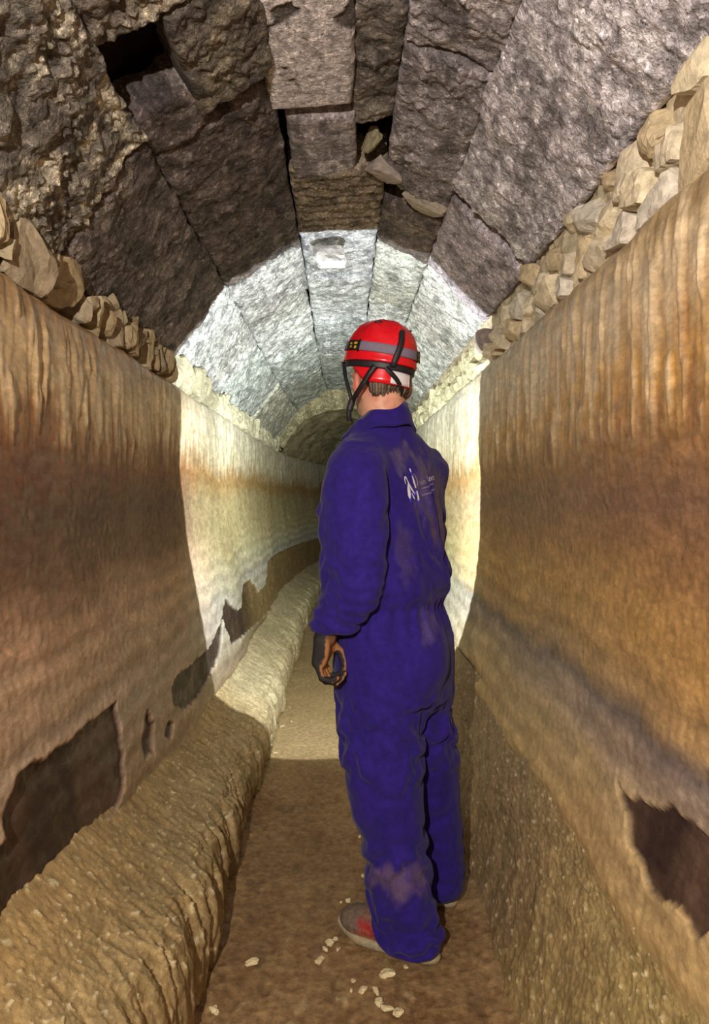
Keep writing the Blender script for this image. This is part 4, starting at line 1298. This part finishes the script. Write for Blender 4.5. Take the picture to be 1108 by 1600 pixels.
def build_gloves():
    # near hand: hangs relaxed, palm turned back, fingers curled
    a = np.array((-.10, .0, -1.0)); a /= np.linalg.norm(a)
    n = np.array((.975, -.22, 0)); n -= a * (n @ a); n /= np.linalg.norm(n)
    t = np.cross(n, a); t /= np.linalg.norm(t)
    if t[1] < 0: t = -t
    W = np.array((-.045, 1.860, .920))
    G = Grid((-.13, 1.77, .72), (.06, 1.95, .97), .0026)
    pc = W + a * .055 - n * .006
    f = G.box(pc, (.045, .017, .042), [a, n, t], .015)
    f = smin(f, G.seg(W - a * .025 + np.array((.016, 0, 0)), W + a * .02, .025, .029), .015)
    f = smin(f, G.ell(W + a * .045 + n * .010 + t * .028, (.032, .014, .018), [a, n, t]), .012)     # thumb pad
    f = smin(f, G.ell(W + a * .050 + n * .010 - t * .028, (.036, .013, .014), [a, n, t]), .012)     # heel of the hand
    K = W + a * .098 - n * .004
    for k, (off, ls, r) in enumerate(((-.033, (.034, .024, .019), .0090), (-.011, (.041, .028, .021), .0098), (.011, (.043, .029, .021), .0100), (.033, (.040, .026, .020), .0097))):
        p = K + t * off + a * (-.006 if k == 0 else 0)
        g = None; ang = 0
        for L_, bnd in zip(ls, (32, 62, 48)):
            ang += math.radians(bnd + 4 * k - 6)
            q = p + (a * math.cos(ang) + n * math.sin(ang)) * L_
            s = G.seg(p, q, r, r * .93)
            g = s if g is None else smin(g, s, .004)
            p = q; r *= .95
        f = smin(f, g, .006)
    p = W + a * .040 + n * .012 + t * .034
    for L_, dv, r in ((.036, a * .62 + n * .62 + t * .35, .0125), (.028, a * .86 + n * .48 - t * .05, .0112), (.020, a * .97 + n * .15 - t * .18, .0102)):
        dv = dv / np.linalg.norm(dv); q = p + dv * L_
        f = smin(f, G.seg(p, q, r, r * .93), .006); p = q

    def tint(V, N, C):
        q = V - (W + a * .085 - n * .02)
        m = sst(.014, .006, np.sqrt((q @ a / 1.3) ** 2 + (q @ t / 2.4) ** 2)) * sst(0.0, -.4, N @ n)
        C = mix(C, np.broadcast_to((.55, .06, .03), C.shape), m)
        wr = sst(.03, .0, (V - W) @ a)
        return mix(C, np.broadcast_to((.016, .014, .016), C.shape), wr)
    hand_mesh('glove', G, f, n * .9 - t * .1, W, 'black work glove with tan palm', tint)

    # far hand: closed round the torch
    ax = AIM.normalized(); ax = np.array(ax)
    C0 = np.array(TORCH) - ax * .33
    side = np.array((1.0, .03, 0)); side -= ax * (side @ ax); side /= np.linalg.norm(side)
    upv = np.cross(side, ax)
    G = Grid(C0 - np.array((.07, .19, .07)), C0 + np.array((.09, .09, .07)), .0026)
    f = G.box(C0 + side * .034 - ax * .008 + upv * .004, (.044, .014, .030), [ax, side, upv], .013)
    f = smin(f, G.seg(C0 + side * .030 - ax * .045, np.array((.170, 2.655, 1.265)), .026, .030), .02)
    for k in range(4):
        cc = C0 + ax * (.032 - .021 * k)
        rr = .0285; pts = []
        for deg in (-15, -70, -125, -180, -225):
            th = math.radians(deg)
            pts.append(cc + side * math.cos(th) * rr + upv * math.sin(th) * rr)
        g = None
        for p, q in zip(pts[:-1], pts[1:]):
            s = G.seg(p, q, .0095, .009); g = s if g is None else smin(g, s, .004)
        f = smin(f, g, .004)
    p = C0 + side * .032 + upv * .018 + ax * .012
    for q in (C0 + side * .016 + upv * .031 + ax * .040, C0 + upv * .032 + ax * .066):
        f = smin(f, G.seg(p, q, .0115, .010), .006); p = q
    hand_mesh('glove', G, f, -side, C0, 'black work glove closed round the torch')


build_gloves()


# ---- shoes
def build_shoe(H, fd, label):
    fd = np.array((fd[0], fd[1], 0.0)); fd /= np.linalg.norm(fd); sd = np.array((fd[1], -fd[0], 0)); up = np.array((0, 0, 1.0))
    H = np.array((H[0], H[1], 0.0))
    at = lambda l, s, h: H + fd * l * 1.06 + sd * s * 1.05 + up * h * 1.08
    G = Grid(np.minimum(at(-.08, 0, 0), at(.36, 0, 0))[:2].tolist() and np.array([min(at(0, 0, 0)[0], at(.30, 0, 0)[0]) - .08, min(at(0, 0, 0)[1], at(.30, 0, 0)[1]) - .08, -.01]),
             np.array([max(at(0, 0, 0)[0], at(.30, 0, 0)[0]) + .08, max(at(0, 0, 0)[1], at(.30, 0, 0)[1]) + .08, .17]), .0042)
    f = G.ell(at(.055, 0, .045), (.052, .040, .055), [fd, sd, up])
    f = smin(f, G.ell(at(.15, .004, .045), (.09, .045, .046), [fd, sd, up]), .03)
    f = smin(f, G.ell(at(.235, .004, .040), (.060, .048, .036), [fd, sd, up]), .03)
    f = smin(f, G.seg(at(.075, 0, .05), at(.07, 0, .13), .043, .046), .03)
    f = smin(f, G.seg(at(.12, 0, .075), at(.21, .003, .062), .022, .016), .025)       # tongue and laces ridge
    f = np.maximum(f, .016 - G.Z)
    V, Q = G.mesh(f.astype(np.float32)); V = relax(V, Q, 2, .4)
    l = (V - H) @ fd; s = (V - H) @ sd
    n1 = fbm(V[:, 0] * 30, V[:, 1] * 30, V[:, 2] * 30, 3)
    C = np.broadcast_to((.30, .022, .022), V.shape).copy()
    grey = np.clip(sst(.215, .25, l + .02 * n1) + sst(.055, .085, V[:, 2]) * sst(.10, .14, l) * .8, 0, 1)
    C = mix(C, np.broadcast_to((.13, .095, .075), V.shape), grey)
    stripe = sst(.012, .006, np.abs(((l - .15) * .8 + V[:, 2] * 1.1) % .05 - .025)) * sst(.09, .11, l) * sst(.20, .17, l) * sst(.05, .06, V[:, 2])
    C = mix(C, np.broadcast_to((.20, .16, .13), V.shape), .6 * stripe)
    C = mix(C, np.broadcast_to((.25, .17, .085), V.shape), np.clip(.8 * sst(.045, .02, V[:, 2] + .015 * n1) + .35 * sst(.0, .6, n1), 0, 1))
    o = pmesh('shoe', V, Q, M_SHOE, C); o['label'] = label
    # sole
    k = 40; tt = np.linspace(0, 2 * math.pi, k, endpoint=False)
    c = np.cos(tt); sn = np.sin(tt)
    L_ = .150 + .152 * c
    wdt = np.interp(L_, [0, .06, .13, .22, .30], [.040, .041, .039, .051, .034])
    S_ = .004 + wdt * np.sign(sn) * np.abs(sn) ** .75
    rings = []
    for h, e in ((0.0, .96), (.004, 1.0), (.014, 1.02), (.021, .98), (.021, .6)):
        rings.append(np.array([at(.15 + (l_ - .15) * e, s_ * e, h + .012 * max(0, (l_ - .22) / .08) ** 2 * .8 + .001) for l_, s_ in zip(L_, S_)]))
    V = np.concatenate(rings)
    Q = [[r * k + i, r * k + (i + 1) % k, (r + 1) * k + (i + 1) % k, (r + 1) * k + i] for r in range(len(rings) - 1) for i in range(k)]
    ctop = len(V); V = np.concatenate([V, [at(.15, .004, .02)], [at(.15, .004, .001)]])
    for i in range(0, k, 2):
        Q.append([4 * k + i, 4 * k + (i + 1) % k, 4 * k + (i + 2) % k, ctop])
        Q.append([(i + 2) % k, (i + 1) % k, i, ctop + 1])
    s_ = pmesh('sole', V, np.array(Q), M_SOLE, None, o)
    s_['label'] = 'pale rubber sole'


build_shoe((.262, 1.888), (-.861, .508), 'muddy red and grey trainer')
build_shoe((.352, 2.150), (-.84, .54), 'trainer mostly hidden by the trouser hem')

# ------------------------------------------------------------------ the torch
torch = tag(empty('flashlight', tuple(TORCH - AIM.normalized() * .42)), 'black hand torch held out at chest height in the far glove', 'flashlight')


def build_torch():
    ax = np.array(AIM.normalized()); s = np.array((1.0, .03, 0)); s -= ax * (s @ ax); s /= np.linalg.norm(s); u = np.cross(s, ax)

    def lathe(name, prof, mat):
        k = 28; tt = np.linspace(0, 2 * math.pi, k + 1)
        V = np.array([[ax * y + (s * math.cos(t) + u * math.sin(t)) * r for t in tt] for y, r in prof])
        o = mesh_np(name, V.reshape(-1, 3), grid_quads(len(prof), k + 1), mat)
        o.parent = torch
        return o
    lathe('barrel', [(0, .0), (0, .014), (.004, .0165), (.03, .0165), (.032, .0175), (.36, .0175), (.365, .0165), (.375, .0165)], M_METAL)
    lathe('torch_head', [(.370, .0165), (.38, .020), (.395, .027), (.416, .028), (.418, .0265), (.414, .0255), (.406, .018)], M_METAL)
    lathe('lens', [(.4125, .0), (.4125, .012), (.4120, .0252)], M_LENS)


build_torch()

# ------------------------------------------------------------------ chips of calcite on the floor
chips = [(395, 1508, .020, .008, .006, .5, 'white elongated calcite chip lying alone near the rippled bank'),
         (605, 1526, .020, .016, .007, .2, 'broad pale calcite lump on the mud just below the near shoe'),
         (567, 1551, .010, .009, .006, .9, 'rounded pale calcite chip beside the start of the curved crumb trail'),
         (552, 1537, .006, .005, .004, .1, 'small crumb set apart between the broad lump and the rounded chip'),
         (549, 1552, .004, .004, .003, .3, 'tiniest crumb just beside the rounded pale chip'),
         (588, 1552, .007, .012, .005, .3, 'first crumb of the curved trail, right below the broad lump'),
         (592, 1570, .009, .011, .005, .6, 'second crumb of the curved trail, at its bend'),
         (606, 1581, .016, .008, .005, .1, 'third and longest crumb of the curved trail'),
         (624, 1586, .012, .010, .006, .8, 'last crumb of the curved trail, the lowest on the floor'),
         (516, 1478, .011, .010, .006, .4, 'largest pale crumb of the cluster beside the shoe toe'),
         (508, 1487, .007, .008, .005, .2, 'small crumb between the toe cluster and the flat tan crumb'),
         (499, 1504, .013, .008, .005, 1.0, 'flat pale crumb at the lower end of the toe cluster'),
         (524, 1471, .007, .006, .004, .7, 'little crumb touching the shoe toe, uppermost of its cluster'),
         (528, 1487, .006, .005, .004, .7, 'little crumb under the edge of the shoe toe'),
         (544, 1411, .008, .006, .005, .2, 'bright crumb on the mud beyond the shoe toe'),
         (533, 1413, .005, .004, .003, .4, 'tiny crumb next to the bright crumb beyond the shoe toe'),
         (569, 1371, .009, .006, .005, .1, 'pale crumb against the near trouser leg at shin height in view'),
         (562, 1310, .006, .005, .004, .1, 'crumb against the near trouser leg, higher up the floor'),
         (441, 1138, .014, .010, .008, .3, 'white calcite chip on the lit floor beside the flowstone lip'),
         (335, 1584, .010, .009, .007, .6, 'pale calcite chip wedged against the foot of the rippled bank'),
         (634, 1515, .006, .006, .004, .1, 'small crumb at the heel end of the near sole'),
         (430, 1180, .010, .008, .006, .3, 'pale chip on the line where torchlight starts on the floor'),
         (455, 1130, .007, .006, .005, .3, 'small crumb next to the white chip on the lit floor')]
for i, (px, py, a, b, c, r, lab) in enumerate(chips):
    d = F * EYE / (py - 775)
    q = P(px, py, d)
    o = stone_mesh('calcite_chip', a, b, c, 1300 + i, M_CHIP, (.6, .5, .3), None, n=5, loc=(q[0], q[1], c * .75 + .004), rot=(0, 0, r), amp=.3)
    tag(o, lab, 'stone chip', 'calcite crumbs on the channel floor')
